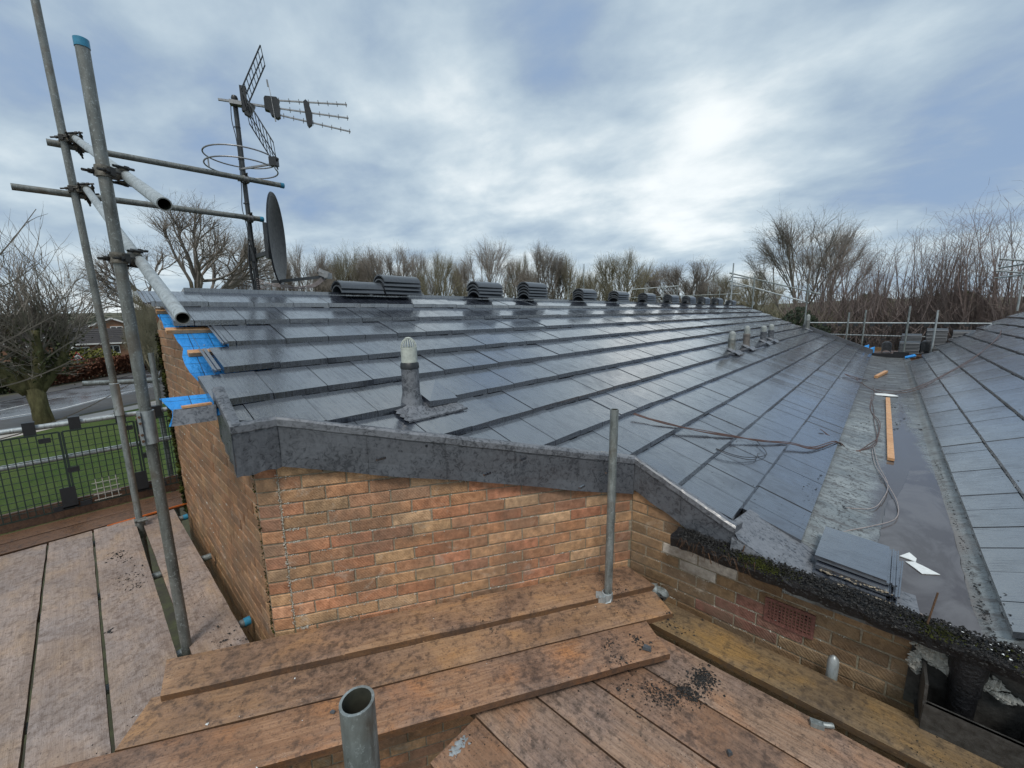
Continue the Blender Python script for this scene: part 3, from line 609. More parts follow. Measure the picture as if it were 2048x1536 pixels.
# ---- right hand roof
RX = [.54, .80, 1.107, 1.414, 1.72, 2.03, 2.335, 2.64, 2.95, 3.26]; RZ = [-1.385, -1.242, -1.079, -.916, -.752, -.589, -.426, -.262, -.098, .07]; RE = [15.2, 15.8, 17.2, 18.1, 18.5, 18.9, 19.1, 19.25, 19.2, 19.2]
def rz2(x):
    for i in range(9):
        if x <= RX[i+1]+1e-6: return RZ[i]+(RZ[i+1]-RZ[i])*(x-RX[i])/(RX[i+1]-RX[i])
    return RZ[9]+(x-RX[9])*.53
mb = MB(); rr_ = [(RX[i], RX[i+1], 2.585, RE[i], []) for i in range(9)]; tile_field(mb, rr_, [.14, .29], rz2, 8, .030)
o = mb.build('roof_tiles', M['tile'], None); put(o, bld)
mb = MB(); mb.poly([(.55, 2.6, -1.44), (3.3, 2.6, .03), (3.3, 19.2, .03), (.55, 15, -1.44)]); mb.poly([(.62, 2.60, -1.44), (5, 2.60, -1.9), (5, 2.60, .9), (3.3, 2.60, .03)]); o = mb.build('roof_deck', M['bitumen'], None); put(o, bld)
mb = MB(); mb.prism([(3.24, 2.6, .0), (7, 2.6, -1.7), (7, 19.2, -1.7), (3.24, 19.2, .0)], [(3.24, 2.6, .09), (7, 2.6, -1.6), (7, 19.2, -1.6), (3.24, 19.2, .09)]); o = mb.build('rear_roof_slope', M['tile'], None); put(o, bld)
# ---- black eaves gutter with moss along the end wall
rg = random.Random(31); mb = MB(); n = 60; gp = []
for k in range(n+1):
    x = -.84+2.1*k/n; zt_ = -1.335-.035*min(1, (x+.84)/1.2)
    q = lambda s=.005: rg.uniform(-s, s)
    gp.append([(x, 2.325+q(), zt_-.078+q()), (x, 2.31+q(), zt_-.03+q(.007)), (x, 2.315+q(), zt_+q(.007)), (x, 2.355+q(), zt_-.012+q(.01)), (x, 2.40+q(), zt_-.02+q(.012)), (x, 2.448, zt_-.01+q()), (x, 2.446, zt_-.095), (x, 2.36, zt_-.088+q())])
for a, c in zip(gp[:-1], gp[1:]):
    for i in range(8): mb.poly([a[i], a[(i+1) % 8], c[(i+1) % 8], c[i]][::-1])
mb.poly(gp[0]); mb.poly(gp[-1][::-1]); eg = mb.build('eaves_gutter', M['bitumen'], None); put(eg, bld); tag(eg, 'black bitumen coated gutter choked with debris')
mb = MB()
for _ in range(6500):
    x = -.80+rg.random()*2.0; zt_ = -1.335-.035*min(1, (x+.84)/1.2); mb.lump((x, 2.30+rg.random()**.8*.14, zt_+rg.uniform(-.015, .012)), rg.uniform(.002, .0065), rough=.6, rg=rg)
for _ in range(500):
    x = -.80+rg.random()*2.0; zt_ = -1.335-.035*min(1, (x+.84)/1.2); mb.lump((x, 2.303, zt_-rg.random()*.06), rg.uniform(.002, .006), rough=.6, rg=rg)
o = mb.build('gutter_debris', M['dirt'], None); put(o, bld); tag(o, kind='stuff')
mb = MB()
for cx, sx, nn in ((-.36, .07, 900), (.30, .04, 330), (.75, .2, 160)):
    for _ in range(nn):
        x = rg.gauss(cx, sx); zt_ = -1.335-.035*min(1, max(0, (x+.84)/1.2)); mb.lump((x, 2.34+rg.gauss(0, .025), zt_+rg.uniform(-.006, .018)), rg.uniform(.0018, .0050), rough=.6, rg=rg)
o = mb.build('gutter_moss', M['moss'], None); put(o, bld); tag(o, kind='stuff')
for x, y, h_, lean in ((-.47, 2.40, .07, .01), (.265, 2.36, .17, .015), (-.62, 2.31, -.06, .02)): mb = MB(); mb.tube([(x, y, -1.37), (x+lean, y, -1.37+h_)], .0035, 6); put(mb.build('metal_spike', M['rust'], None), bld)
mb = MB()
for _ in range(26):
    x = -.78+rg.random()*.4; a = rg.uniform(-1, 1); mb.tube([(x, 2.31, -1.35), (x+.03*a, 2.29, -1.33+rg.uniform(-.02, .02)), (x+.06*a, 2.285, -1.37+rg.uniform(-.05, .01))], .0009, 4)
o = mb.build('gutter_twigs', M['rust'], None); put(o, bld); tag(o, kind='stuff')
# ---- broken hopper at the right end
mb = MB()
mb.prism([(.285, 2.26, -1.80), (.60, 2.26, -1.80), (.60, 2.275, -1.80), (.285, 2.275, -1.80)], [(.285, 2.25, -1.66), (.60, 2.25, -1.66), (.60, 2.265, -1.66), (.285, 2.265, -1.66)])
mb.prism([(.285, 2.26, -1.80), (.295, 2.26, -1.80), (.295, 2.44, -1.80), (.285, 2.44, -1.80)], [(.278, 2.25, -1.57), (.288, 2.25, -1.57), (.288, 2.44, -1.57), (.278, 2.44, -1.57)])
mb.prism([(.585, 2.26, -1.80), (.60, 2.26, -1.80), (.60, 2.44, -1.80), (.585, 2.44, -1.80)], [(.585, 2.25, -1.60), (.60, 2.25, -1.60), (.60, 2.44, -1.60), (.585, 2.44, -1.60)])
mb.box((.44, 2.35, -1.81), (.33, .19, .012)); mb.box((.45, 2.443, -1.65), (.42, .006, .36)); mb.box((.40, 2.27, -1.835), (.30, .03, .03)); mb.box((.44, 2.262, -1.665), (.32, .022, .010))
M['hopper'] = m_simple('dirty_cast_iron', (.045, .043, .040), .5, 0, .6, 25, .6, .008); hp = mb.build('rainwater_hopper', M['hopper'], None); put(hp, bld); tag(hp, 'black cast hopper box, open and broken')
mb = MB(); mb.lathe((.405, 2.385, -1.42), [(.058, 0), (.058, -.10), (.050, -.13), (.050, -.19), (.044, -.20), (.040, -.36)], 20); o = mb.build('downpipe', M['bitumen'], None, smooth=True); put(o, bld)
mb = MB()
for cx, cz, wx, wz, nn in ((.285, -1.51, .04, .045, 150), (.33, -1.55, .035, .04, 130), (.36, -1.58, .015, .02, 40), (.47, -1.56, .035, .025, 110), (.52, -1.60, .03, .02, 70), (.26, -1.60, .02, .05, 60)):
    for _ in range(nn): mb.lump((rg.gauss(cx, wx*.45), 2.432-rg.random()*.02, rg.gauss(cz, wz*.45)), rg.uniform(.006, .018), sq=.8, rough=.5, rg=rg)
o = mb.build('broken_render', M['plaster'], None); put(o, bld); tag(o, kind='stuff')
# air brick
mb = MB(); L_, H_ = .225, .14; cx, cz = -.23, -1.665; z0_, x0_ = cz-H_/2, cx-L_/2; yf = 2.457
nx, nz = 12, 6; bw = .006
for i in range(nx+1): xx = x0_+.012+(L_-.024)*i/nx; mb.box((xx, yf+.004, cz), (bw, .012, H_-.01))
for k in range(nz+1): zz = z0_+.012+(H_-.024)*k/nz; mb.box((cx, yf+.005, zz), (L_-.01, .012, bw*1.2))
mb.box((x0_+.004, yf+.003, cz), (.012, .014, H_)); mb.box((x0_+L_-.004, yf+.003, cz), (.012, .014, H_)); mb.box((cx, yf+.0035, z0_+.003), (L_-.02, .014, .010)); mb.box((cx, yf+.0035, z0_+H_-.003), (L_-.02, .014, .010))
mb.mi = 1; mb.box((cx, yf+.013, cz), (L_-.004, .004, H_-.004)); o = mb.build('air_brick', [M['airbrick'], M['bitumen']], None); put(o, bld); tag(o, 'terracotta air brick with rows of square holes')

# ---- soil vent pipes through the roof
def vent(x, y, h, r, body, cap, label, cage=False, slate=True, big=False, slope_sheet=None):
    z = rz(x)
    pp = bpy.data.objects.new('vent_pipe', None); COL.objects.link(pp); pp.parent = bld; pp.location = Vector((x, y, z))-Vector(bld.location); tag(pp, label)
    mb = MB(); mb.cur = (1, 1, 1); hb = h*.58
    mb.lathe((0, 0, -.04), [(r*1.5, 0), (r*1.25, .05), (r*1.08, .09), (r*1.05, .04+hb), (r*1.0, .04+hb)], 24)
    b = mb.build('lead_sleeve', M[body], pp, smooth=True)
    mb = MB(); mb.lathe((0, 0, hb), [(r*1.02, -.03), (r*1.14, -.025), (r*1.1, .005), (r*.98, .012)], 24); mb.build('collar', M['black'] if big else M[body], pp, smooth=True)
    mb = MB(); hc = h*.26
    if cage:
        mb.lathe((0, 0, hb), [(r*.96, 0), (r*.96, hc), (r*.90, hc+.001), (r*.90, .01)], 28); mb.build('cap_ring', M[cap], pp, smooth=True)
        mb = MB(); zt_ = hb+hc
        for k in range(18):
            a = 2*math.pi*k/18; pts = [(r*.93*math.cos(a)*math.cos(s), r*.93*math.sin(a)*math.cos(s), zt_+h*.15*math.sin(s)) for s in [R(v_) for v_ in (0, 20, 40, 60, 80)]]; mb.tube(pts, .0022, 5)
        mb.lathe((0, 0, zt_+h*.145), [(.02, 0), (.018, .004), (.001, .006)], 12); mb.build('cage', M[cap], pp)
    else:
        mb.lathe((0, 0, hb), [(r*.95, 0), (r*.95, hc), (r*.85, hc+h*.08), (r*.5, hc+h*.14), (.001, hc+h*.16)], 20); mb.build('cap', M[cap], pp, smooth=True)
    if slate:
        mb = MB(); s_ = 2.4 if big else 2.6; pts = []
        L1, L2, W1, W2 = (.02, .30, -.15, .31) if big else (-.10, .30, -.16, .22)
        n1, n2 = 10, 8; g = [[None]*(n2+1) for _ in range(n1+1)]
        for i in range(n1+1):
            for k in range(n2+1):
                xx = (.037+.14*i/n1) if big else (-.06+.22*i/n1); yy = W1+(W2-W1)*k/n2+(0.01*math.sin(i*2.1)); d_ = math.hypot(xx, yy)
                zz = -T*xx+(.006 if not big else -.020+.10*(xx-.037))+max(0, .03-.5*max(0, d_-r))+.0025*math.sin(i*1.9+k*2.7)+(.006*math.sin(k*1.7+i) if not big else 0)
                g[i][k] = (xx, yy, zz)
        for i in range(n1):
            for k in range(n2): mb.poly([g[i][k], g[i+1][k], g[i+1][k+1], g[i][k+1]])
        for k in range(n2): a, b_ = g[n1][k], g[n1][k+1]; mb.poly([a, (a[0], a[1], a[2]-.012), (b_[0], b_[1], b_[2]-.012), b_])
        mb.build('lead_slate', M['lead_light'], pp, smooth='all')
    return pp
vent(-2.200, 1.415, .405, .052, 'lead_light', 'white_pl', 'grey sleeved vent pipe with white domed cage, nearest the camera', True, True, True)
# turned up cut tile beside the big pipe
mb = MB(); mb.cur = (1.05, 1.05, 1.1); xa = LIP[5]; mb.prism([(xa+.055, 1.49, rz(xa)-.03), (xa+.055, 1.72, rz(xa)-.035), (xa-.19, 1.72, rz(xa-.19)+.0), (xa-.19, 1.49, rz(xa-.19)+.0)], [(xa+.055, 1.49, rz(xa)+.008), (xa+.055, 1.72, rz(xa)-.005), (xa-.19, 1.72, rz(xa-.19)+.012), (xa-.19, 1.49, rz(xa-.19)+.012)])
o = mb.build('cut_tile', M['tile'], None); put(o, bld)
for x, y, h, r, c_, l_ in ((-1.925, 7.655, .325, .055, 'galv_dark', 'dark green-grey vent pipe, first of the group of four'), (-1.93, 8.66, .385, .055, 'vent_brown', 'brownish vent pipe, tallest of the group of four'), (-1.95, 10.19, .335, .058, 'lead', 'dark vent pipe, third of the group'), (-1.952, 10.98, .345, .058, 'lead', 'dark vent pipe, farthest of the group'), (-1.99, 17.1, .50, .06, 'galv_dark', 'vent pipe standing at the far verge')):
    vent(x, y, h, r, c_, 'grey_pl', l_)

# ================================================================== SCAFFOLD TUBES
TR = .02415
def tube_thing(name, a, b, label, m='galv', cap_a=False, cap_b=False, group=None, r=TR, cat='scaffold tube'):
    a, b = Vector(a), Vector(b); t = thing(name, a, label, cat, group)
    mb = MB(); mb.pipe((0, 0, 0), b-a, r, .004, 24)
    o = mb.build('tube', [M[m], M['bore']], t, smooth=True)
    for end, fl, s in ((Vector((0, 0, 0)), cap_a, -1), (b-a, cap_b, 1)):
        if fl:
            d = (b-a).normalized()*s; mc = MB(); mc.lathe(end+d*.004, [(r+.0022, -.034), (r+.0025, 0), (r*.8, .004), (.001, .005)], 24, d); mc.build('end_cap', M['blue_cap'], t, smooth=True)
    return t
def coupler(parent, P, ax1, ax2, m='steel', name='coupler'):
    """right-angle coupler: a band round each tube and two bolts; P = midpoint, ax1/ax2 = tube axes with their centres"""
    P0 = Vector(parent.location); c1, d1 = Vector(ax1[0])-P0, Vector(ax1[1]).normalized(); c2, d2 = Vector(ax2[0])-P0, Vector(ax2[1]).normalized()
    mb = MB()
    for c, d in ((c1, d1), (c2, d2)):
        mb.lathe(c, [(TR+.001, -.023), (TR+.0075, -.024), (TR+.0085, -.012), (TR+.006, -.004), (TR+.006, .004), (TR+.0085, .012), (TR+.0075, .024), (TR+.001, .023)], 20, d)
    mid = (c1+c2)/2; dd = (c2-c1)
    if dd.length > 1e-4: mb.box(mid, (max(.02, dd.length-.03), .042, .045), dd)
    k = mb.build(name, M[m], parent, smooth=True)
    mb = MB()
    for c, d, o_ in ((c1, d1, c2-c1), (c2, d2, c1-c2)):
        sd = d.cross(o_); sd = sd.normalized() if sd.length > 1e-5 else d.orthogonal().normalized()
        on = (-o_).normalized() if o_.length > 1e-5 else Vector((0, 0, 1))
        for s_ in (1, -1):
            base = c+sd*(TR+.013)*s_; mb.tube([base-on*.04, base+on*.062], .0062, 8); mb.tube([base+on*.018, base+on*.032], .0115, 6); mb.box(base-on*.002, (.012, .026, .036), sd)
    mb.build('bolt', M['bolt'], k)
    return k
FP = (-2.71, .188); BP = (-4.75, .135)
front = tube_thing('scaffold_standard', (FP[0], FP[1], -2.35), (FP[0], FP[1], 1.215), 'thick upright scaffold tube with blue cap, in front of the brick gable', 'galv_dark', cap_b=True)
t_ = MB(); 
back = tube_thing('scaffold_standard', (-4.75, .165, -.62), (-4.751, .118, 2.75), 'tall upright scaffold tube running out of the top of the picture', 'galv_dark')
low = tube_thing('scaffold_standard', (-4.75, .165, -3.4), (-4.75, .165, -.64), 'lower upright tube with a bright joint sleeve, rising through the gap in the left boards', 'galv')
mb = MB(); mb.lathe((0, 0, 2.76), [(TR+.001, -.15), (TR+.006, -.148), (TR+.006, .12), (TR+.009, .125), (TR+.001, .13)], 24); mb.build('joint_sleeve', M['galv_bright'], low, smooth=True)
# sleeve coupler on the front standard
mb = MB(); zc = -.53+2.35
mb.lathe((0, 0, zc), [(TR+.001, -.085), (TR+.008, -.085), (TR+.009, .085), (TR+.001, .085)], 20)
for s_ in (-1, 1): mb.box((.028*s_*.6+.012, -.030, zc), (.012, .012, .17))
k = mb.build('sleeve_coupler', M['galv_bright'], front, smooth=True); mb = MB()
for dz in (-.062, -.03, .03, .062): mb.tube([(-.045, -.030, zc+dz), (.045, -.030, zc+dz)], .006, 8)
mb.tube([(-.05, -.032, zc+.045), (-.015, -.032, zc+.045)], .008, 6); mb.tube([(-.05, -.032, zc-.045), (-.015, -.032, zc-.045)], .008, 6); mb.build('bolt', M['rust'], k)
# two raking tubes past both standards
def raker(fz, bz, endp, label):
    a = Vector((-4.99, .22, bz[2]+.13*0)) ; A = Vector(bz); F = Vector(fz); E_ = Vector(endp)
    d = (A-F).normalized(); far = A+d*.20
    t = tube_thing('raking_tube', far, E_, label, 'galv_bright')
    coupler(t, None, (F, (E_-F)), ((FP[0], FP[1], F.z-.01), (0, 0, 1)))
    coupler(t, None, (A, (E_-F)), ((-4.751, .14, A.z-.01), (0, 0, 1)))
    return t
r1 = raker((-2.762, .250, .690), (-4.72, .200, 1.392), (-2.04, .292, .433), 'upper sloping scaffold tube with its open end towards the camera')
r2 = raker((-2.762, .250, .308), (-4.72, .210, 1.030), (-1.97, .285, .010), 'lower sloping scaffold tube, open end resting above the tile edge')
h1 = tube_thing('rail_tube', (-4.79, .045, 1.345), (-4.79, 1.685, 1.378), 'upper level tube clamped to the aerial mast, blue cap at its end', 'galv_dark', cap_b=True)
h2 = tube_thing('rail_tube', (-4.79, -.175, .985), (-4.79, 1.455, 1.008), 'lower level tube clamped to the aerial mast, blue cap at its end', 'galv_dark', cap_b=True)
coupler(h1, None, ((-4.79, .215, 1.348), (0, 1, 0)), ((-4.72, .200, 1.392), (1, 0, -.35))); coupler(h2, None, ((-4.79, .215, .99), (0, 1, 0)), ((-4.72, .210, 1.030), (1, 0, -.35)))
MX, MY = -4.845, 1.345
coupler(h1, None, ((-4.79, MY, 1.371), (0, 1, 0)), ((MX, MY, 1.371), (0, 0, 1)), 'alu'); coupler(h2, None, ((-4.79, MY, 1.006), (0, 1, 0)), ((MX, MY, 1.006), (0, 0, 1)), 'alu')
# right standard, near standard and their fittings
rs = tube_thing('scaffold_standard', (-1.108, 2.035, -2.6), (-1.099, 2.046, -.541), 'short upright tube with pale blue-green paint, between boards in front of the diagonal wall', 'galv')
mb = MB(); mb.lathe((0, 0, .86), [(TR+.001, -.032), (TR+.010, -.03), (TR+.012, .0), (TR+.010, .03), (TR+.001, .032)], 20); mb.box((-.028, -.035, .855), (.055, .055, .05), (1, .6, 0)); k = mb.build('coupler', M['galv_bright'], rs, smooth=True)
mb = MB(); mb.tube([(-.05, -.06, .86), (-.012, -.066, .89)], .007, 8); mb.build('bolt', M['galv_bright'], k); mb = MB(); mb.tube([(.03, .0, .87), (.034, -.02, .85), (.012, -.04, .84)], .005, 8); mb.build('bolt', M['galv_bright'], k)
ns = tube_thing('scaffold_standard', (-.497, .197, -2.6), (-.502, .203, -.540), 'open topped upright tube nearest the camera at the bottom of the picture', 'galv')
tube_thing('ledger_tube', (-1.75, -.75, -1.90), (-.30, 1.72, -1.90), 'tube under the middle boards beside the nearest upright', 'galv_bright')
for x, y0, y1, l_, cp in ((-4.78, -.9, .495, 'blue capped end of the farthest cross tube beside the gable wall', True), (-3.80, -.9, .500, 'grey open end of the middle cross tube beside the gable wall', False), (-2.76, -.9, .502, 'blue capped end of the nearest cross tube beside the gable wall', True)):
    tube_thing('transom_tube', (x, y0, -1.868), (x, y1, -1.868), l_, 'galv', cap_b=cp)
tube_thing('transom_tube', (-.03, 1.2, -1.905), (-.03, 1.9, -1.905), 'tube below the right hand boards', 'galv')
t = thing('tube_stub', (-.022, 2.385, -1.95), 'painted tube end standing between the ochre board and the end wall', 'scaffold tube'); mb = MB(); mb.lathe((0, 0, 0), [(TR, 0), (TR, .19), (TR*.8, .215), (TR*.3, .228), (.001, .23)], 20); mb.build('tube', M['galv_bright'], t, smooth=True)
t = thing('loose_coupler', (-.94, 2.33, -1.80), 'grey coupler lying at the inside corner of the walls', 'coupler')
mb = MB(); mb.lathe((0, 0, .03), [(.030, -.03), (.036, -.03), (.036, .03), (.030, .03)], 16, (1, .3, .2)); mb.lathe((.06, .0, .02), [(.026, -.025), (.034, -.025), (.034, .025), (.026, .025)], 16, (.2, 1, .2)); mb.box((.03, 0, .03), (.05, .04, .05)); mb.build('body', M['galv'], t, smooth=True); mb = MB(); mb.tube([(.06, -.04, .03), (.10, -.03, .03)], .007, 8); mb.build('bolt', M['bolt'], t)
t = thing('loose_fitting', (-.045, 2.02, -1.838), 'small brass coloured scaffold fitting lying by the gap of the right hand boards', 'fitting')
mb = MB(); mb.box((0, 0, .012), (.05, .028, .022), (1, .3, 0)); mb.build('body', M['galv'], t); mb = MB(); mb.tube([(.02, .01, .016), (.055, .03, .02)], .011, 10); mb.build('sleeve', M['galv'], t)
t = thing('putlog_clip', (-4.76, .10, -1.80), 'black clip holding the far upright tube at board level', 'clip'); mb = MB()
mb.lathe((0.01, .065, .0), [(TR+.004, -.12), (TR+.010, -.12), (TR+.010, .03), (TR+.004, .03)], 16); mb.tube([(.03, .03, .05), (.03, .11, .05)], .017, 12); mb.tube([(.05, .05, .045), (.055, .12, .045)], .014, 12); mb.build('body', M['galv_dark'], t, smooth=True)

# ------------------------------------------------------------------ boards
def board(a, b, width, ztop, m, label, seed, thick=.038, za=None, cup=0, band=None, ends=(0, 0), group=None):
    """a, b: (x, y) of the centre line ends"""
    a, b = Vector((*a, ztop)), Vector((*b, ztop if za is None else za)); d = b-a; L = d.length; rz_ = math.atan2(d.y, d.x)
    rg = random.Random(seed); mb = MB(); n = max(8, int(L/.05)); k = 8; sl = (b.z-a.z)/L
    ph = rg.uniform(0, 6); mb.cur = (1, 1, 1)
    def top(u, v): return sl*u+.0016*math.sin(u*3.1+ph)+cup*((v/width*2)**2)+.0012*noise.noise(Vector((u*9, v*20, seed)))+.002*noise.noise(Vector((u*2, v*5, seed+9)))
    rows_ = []
    for i in range(n+1):
        u = L*i/n; row = []
        for j in range(k+1):
            f = j/k; v = (f-.5)*width
            if j in (0, k): v += .0025*noise.noise(Vector((u*5, j, seed)))
            uu = u+(ends[0]*(f-.5)*width if i == 0 else 0)+(ends[1]*(f-.5)*width if i == n else 0)
            dz = -.004 if j in (0, k) or i in (0, n) else 0
            row.append((uu, v, top(u, v)+dz))
        rows_.append(row)
    for r0, r1_ in zip(rows_[:-1], rows_[1:]):
        for j in range(k): mb.poly([r0[j], r1_[j], r1_[j+1], r0[j+1]])
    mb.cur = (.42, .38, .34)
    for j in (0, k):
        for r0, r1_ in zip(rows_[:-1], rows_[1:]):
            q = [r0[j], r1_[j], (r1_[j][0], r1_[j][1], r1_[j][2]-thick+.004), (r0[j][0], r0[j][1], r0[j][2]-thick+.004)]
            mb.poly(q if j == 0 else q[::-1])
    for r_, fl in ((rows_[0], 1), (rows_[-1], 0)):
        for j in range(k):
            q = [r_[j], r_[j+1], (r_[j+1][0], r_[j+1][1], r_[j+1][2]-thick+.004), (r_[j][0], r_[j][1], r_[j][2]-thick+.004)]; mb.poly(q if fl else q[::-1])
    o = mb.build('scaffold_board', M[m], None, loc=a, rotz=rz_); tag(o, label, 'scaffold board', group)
    if band: 
        mc = MB(); bw, where = band; u0, u1 = (0, bw) if where == 0 else (L-bw, L)
        mc.prism([(u0-.002, -width/2-.002, -thick-.002+sl*u0), (u1+.002, -width/2-.002, -thick-.002+sl*u1), (u1+.002, width/2+.002, -thick-.002+sl*u1), (u0-.002, width/2+.002, -thick-.002+sl*u0)], [(u0-.002, -width/2-.002, .004+sl*u0), (u1+.002, -width/2-.002, .004+sl*u1), (u1+.002, width/2+.002, .004+sl*u1), (u0-.002, width/2+.002, .004+sl*u0)])
        mc.build('end_band', M['galv_dark'], o)
    return o
GB = 'scaffold boards'
LX = -4.935
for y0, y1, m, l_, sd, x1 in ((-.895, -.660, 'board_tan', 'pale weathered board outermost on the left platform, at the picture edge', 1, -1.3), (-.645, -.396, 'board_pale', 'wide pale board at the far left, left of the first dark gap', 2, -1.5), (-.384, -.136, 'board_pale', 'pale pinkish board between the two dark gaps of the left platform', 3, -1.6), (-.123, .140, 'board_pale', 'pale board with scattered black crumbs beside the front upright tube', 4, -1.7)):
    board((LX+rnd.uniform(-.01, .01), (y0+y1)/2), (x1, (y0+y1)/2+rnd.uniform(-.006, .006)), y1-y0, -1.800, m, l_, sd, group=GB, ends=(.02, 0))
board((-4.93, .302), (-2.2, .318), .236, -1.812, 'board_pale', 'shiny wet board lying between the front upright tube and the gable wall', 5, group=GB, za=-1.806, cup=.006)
db = Vector((.523, .852)); nb = Vector((.852, -.523))      # the middle boards run parallel to the diagonal wall
def along(o, s): return (o.x+db.x*s, o.y+db.y*s)
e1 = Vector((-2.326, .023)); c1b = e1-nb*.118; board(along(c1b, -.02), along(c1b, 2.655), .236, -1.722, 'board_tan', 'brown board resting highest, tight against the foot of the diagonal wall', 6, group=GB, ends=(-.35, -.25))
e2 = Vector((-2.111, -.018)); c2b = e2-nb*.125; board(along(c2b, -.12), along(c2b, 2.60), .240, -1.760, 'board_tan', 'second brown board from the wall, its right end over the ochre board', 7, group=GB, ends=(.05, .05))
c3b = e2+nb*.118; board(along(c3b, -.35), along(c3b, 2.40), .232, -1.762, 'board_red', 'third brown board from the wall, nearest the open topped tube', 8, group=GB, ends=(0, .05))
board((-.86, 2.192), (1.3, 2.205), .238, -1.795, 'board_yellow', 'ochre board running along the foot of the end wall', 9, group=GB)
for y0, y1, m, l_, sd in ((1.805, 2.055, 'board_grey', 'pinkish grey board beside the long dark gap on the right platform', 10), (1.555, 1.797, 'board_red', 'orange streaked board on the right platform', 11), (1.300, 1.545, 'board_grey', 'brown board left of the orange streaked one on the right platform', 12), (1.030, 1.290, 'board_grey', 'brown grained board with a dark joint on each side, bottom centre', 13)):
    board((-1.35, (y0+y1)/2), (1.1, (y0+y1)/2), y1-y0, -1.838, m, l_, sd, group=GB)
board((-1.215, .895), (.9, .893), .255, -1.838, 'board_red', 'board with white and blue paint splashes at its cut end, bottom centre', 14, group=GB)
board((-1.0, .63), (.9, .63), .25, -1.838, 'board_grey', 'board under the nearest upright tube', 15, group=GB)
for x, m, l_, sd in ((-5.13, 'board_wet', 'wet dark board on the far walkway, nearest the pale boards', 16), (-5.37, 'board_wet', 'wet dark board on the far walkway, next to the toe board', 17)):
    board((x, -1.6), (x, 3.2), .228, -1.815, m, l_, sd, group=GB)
mb = MB(); mb.cur = (1, 1, 1); mb.box((0, .0, 0), (.034, 4.8, .165)); o = mb.build('toe_board', M['board_wet'], None, loc=(-5.515, .75, -1.735)); tag(o, 'upright brown toe board along the far walkway', 'toe board')
mb = MB(); mb.box((0, 0, 0), (.016, .62, .012), (1, .04, 0)); o = mb.build('orange_batten', M['board_orange_end'], None, loc=(-4.955, .27, -1.803)); tag(o, 'orange painted strip at the far end of the left boards', 'batten')

# ------------------------------------------------------------------ guard rail and brick guards
tube_thing('guard_rail', (-5.5, -1.9, -.93), (-5.5, 3.3, -.905), 'top guard rail above the black mesh panels', 'galv_bright')
tube_thing('guard_rail', (-5.5, -1.9, -1.245), (-5.5, 3.3, -1.215), 'middle guard rail behind the black mesh panels', 'galv_bright')
tube_thing('scaffold_standard', (-5.55, .50, -4.6), (-5.55, .50, -.32), 'upright tube standing behind the corner of the gable', 'galv')
tube_thing('rail_tube', (-5.62, -.02, -.58), (-5.62, .54, -.62), 'short level tube with its open end above the lawn', 'galv')
def brick_guard(y0, y1, label):
    t = thing('brick_guard', (-5.455, y0, -1.72), label, 'mesh panel', 'black mesh panels on the far walkway'); W = y1-y0; H = .735
    mb = MB(); nv = int(round(W/.047)); nh = 13
    for i in range(nv+1):
        y = W*i/nv; wd = .016 if i in (0, nv) else .0075
        mb.box((rnd.uniform(-.002, .002), y+rnd.uniform(-.002, .002), H/2), (.005, wd, H))
    for k in range(nh+1): z = H*k/nh; mb.box((.0, W/2, z), (.004, W, .014 if k in (0, nh) else .0055))
    mb.build('mesh', M['blackmesh'], t)
    for yy in (W*.18, W*.82): mb = MB(); mb.box((-.01, yy, H+.055), (.012, .075, .13)); mb.box((-.045, yy, H+.115), (.07, .075, .010)); mb.build('hook', M['black'], t)
    for yy, zz in ((W*.12, .02), (W*.9, .02), (W*.05, H*.5), (W*.9, H*.92)): mb = MB(); mb.box((.003, yy, zz), (.010, .075, .045)); mb.build('clip', M['black'], t)
    for yy in (W-.02,): mb = MB(); mb.box((.012, yy, .11), (.014, .10, .20)); mb.box((.004, yy, .02), (.03, .10, .012)); mb.build('foot', M['black'], t)
    return t
brick_guard(-1.16, -.225, 'left mesh panel at the picture edge'); bg = brick_guard(-.205, .275, 'middle mesh panel with white paint on its lower squares'); brick_guard(.295, 1.23, 'right mesh panel running behind the gable wall')
mb = MB()
for k in range(2, 6): mb.box((.004, .05+.047*k, .12), (.004, .006, .22))
for z in (.02, .075, .13, .19): mb.box((.005, .05+.047*3.4, z), (.004, .19, .006))
mb.build('paint_splash', M['plaster'], bg)

# ------------------------------------------------------------------ aerials
mast = thing('aerial_mast', (MX, MY, -.1), 'dark aerial mast strapped with cables, rising behind the ridge', 'mast')
mb = MB(); mb.tube([(0, 0, 0), (.0, -.0, 2.21)], .0215, 18); mb.build('pole', M['darkmetal'], mast, smooth=True)
mb = MB(); mb.lathe((0, 0, 2.21), [(.027, -.02), (.030, .0), (.022, .02), (.001, .03)], 14); mb.build('mast_cap', M['black'], mast, smooth=True)
mb = MB(); mb.tube(smoothpath([(-.02, -.03, 2.18), (.0, -.045, 2.0), (.02, -.03, 1.8), (.015, -.035, 1.4), (.01, -.05, 1.2), (.02, -.03, 1.0), (.0, -.035, .8), (.01, -.05, .6), (.02, -.03, .3)]), .0042, 6); mb.tube(smoothpath([(.0, -.028, .85), (.03, -.05, .7), (.02, -.035, .45), (.02, -.04, .25), (.03, -.03, .1)]), .010, 6); mb.tube(smoothpath([(.02, -.02, .85), (.05, .0, .7), (.04, .01, .45), (.03, .02, .2)]), .008, 6)
for z in (.35, .5, .62, .9, 1.25, 1.45, 1.66, 1.95): mb.lathe((0, -.005, z), [(.027, -.004), (.029, 0), (.027, .004)], 14)
mb.build('cables', M['black'], mast)
bx = Vector((.38, .925, 0)).normalized(); sx = Vector((.925, -.38, 0)).normalized()
ya = thing('television_aerial', (-4.82, 1.36, 2.04), 'large television aerial with three toothed booms and a mesh reflector, on top of the mast', 'aerial')
H = Vector((.02, .0, .03))
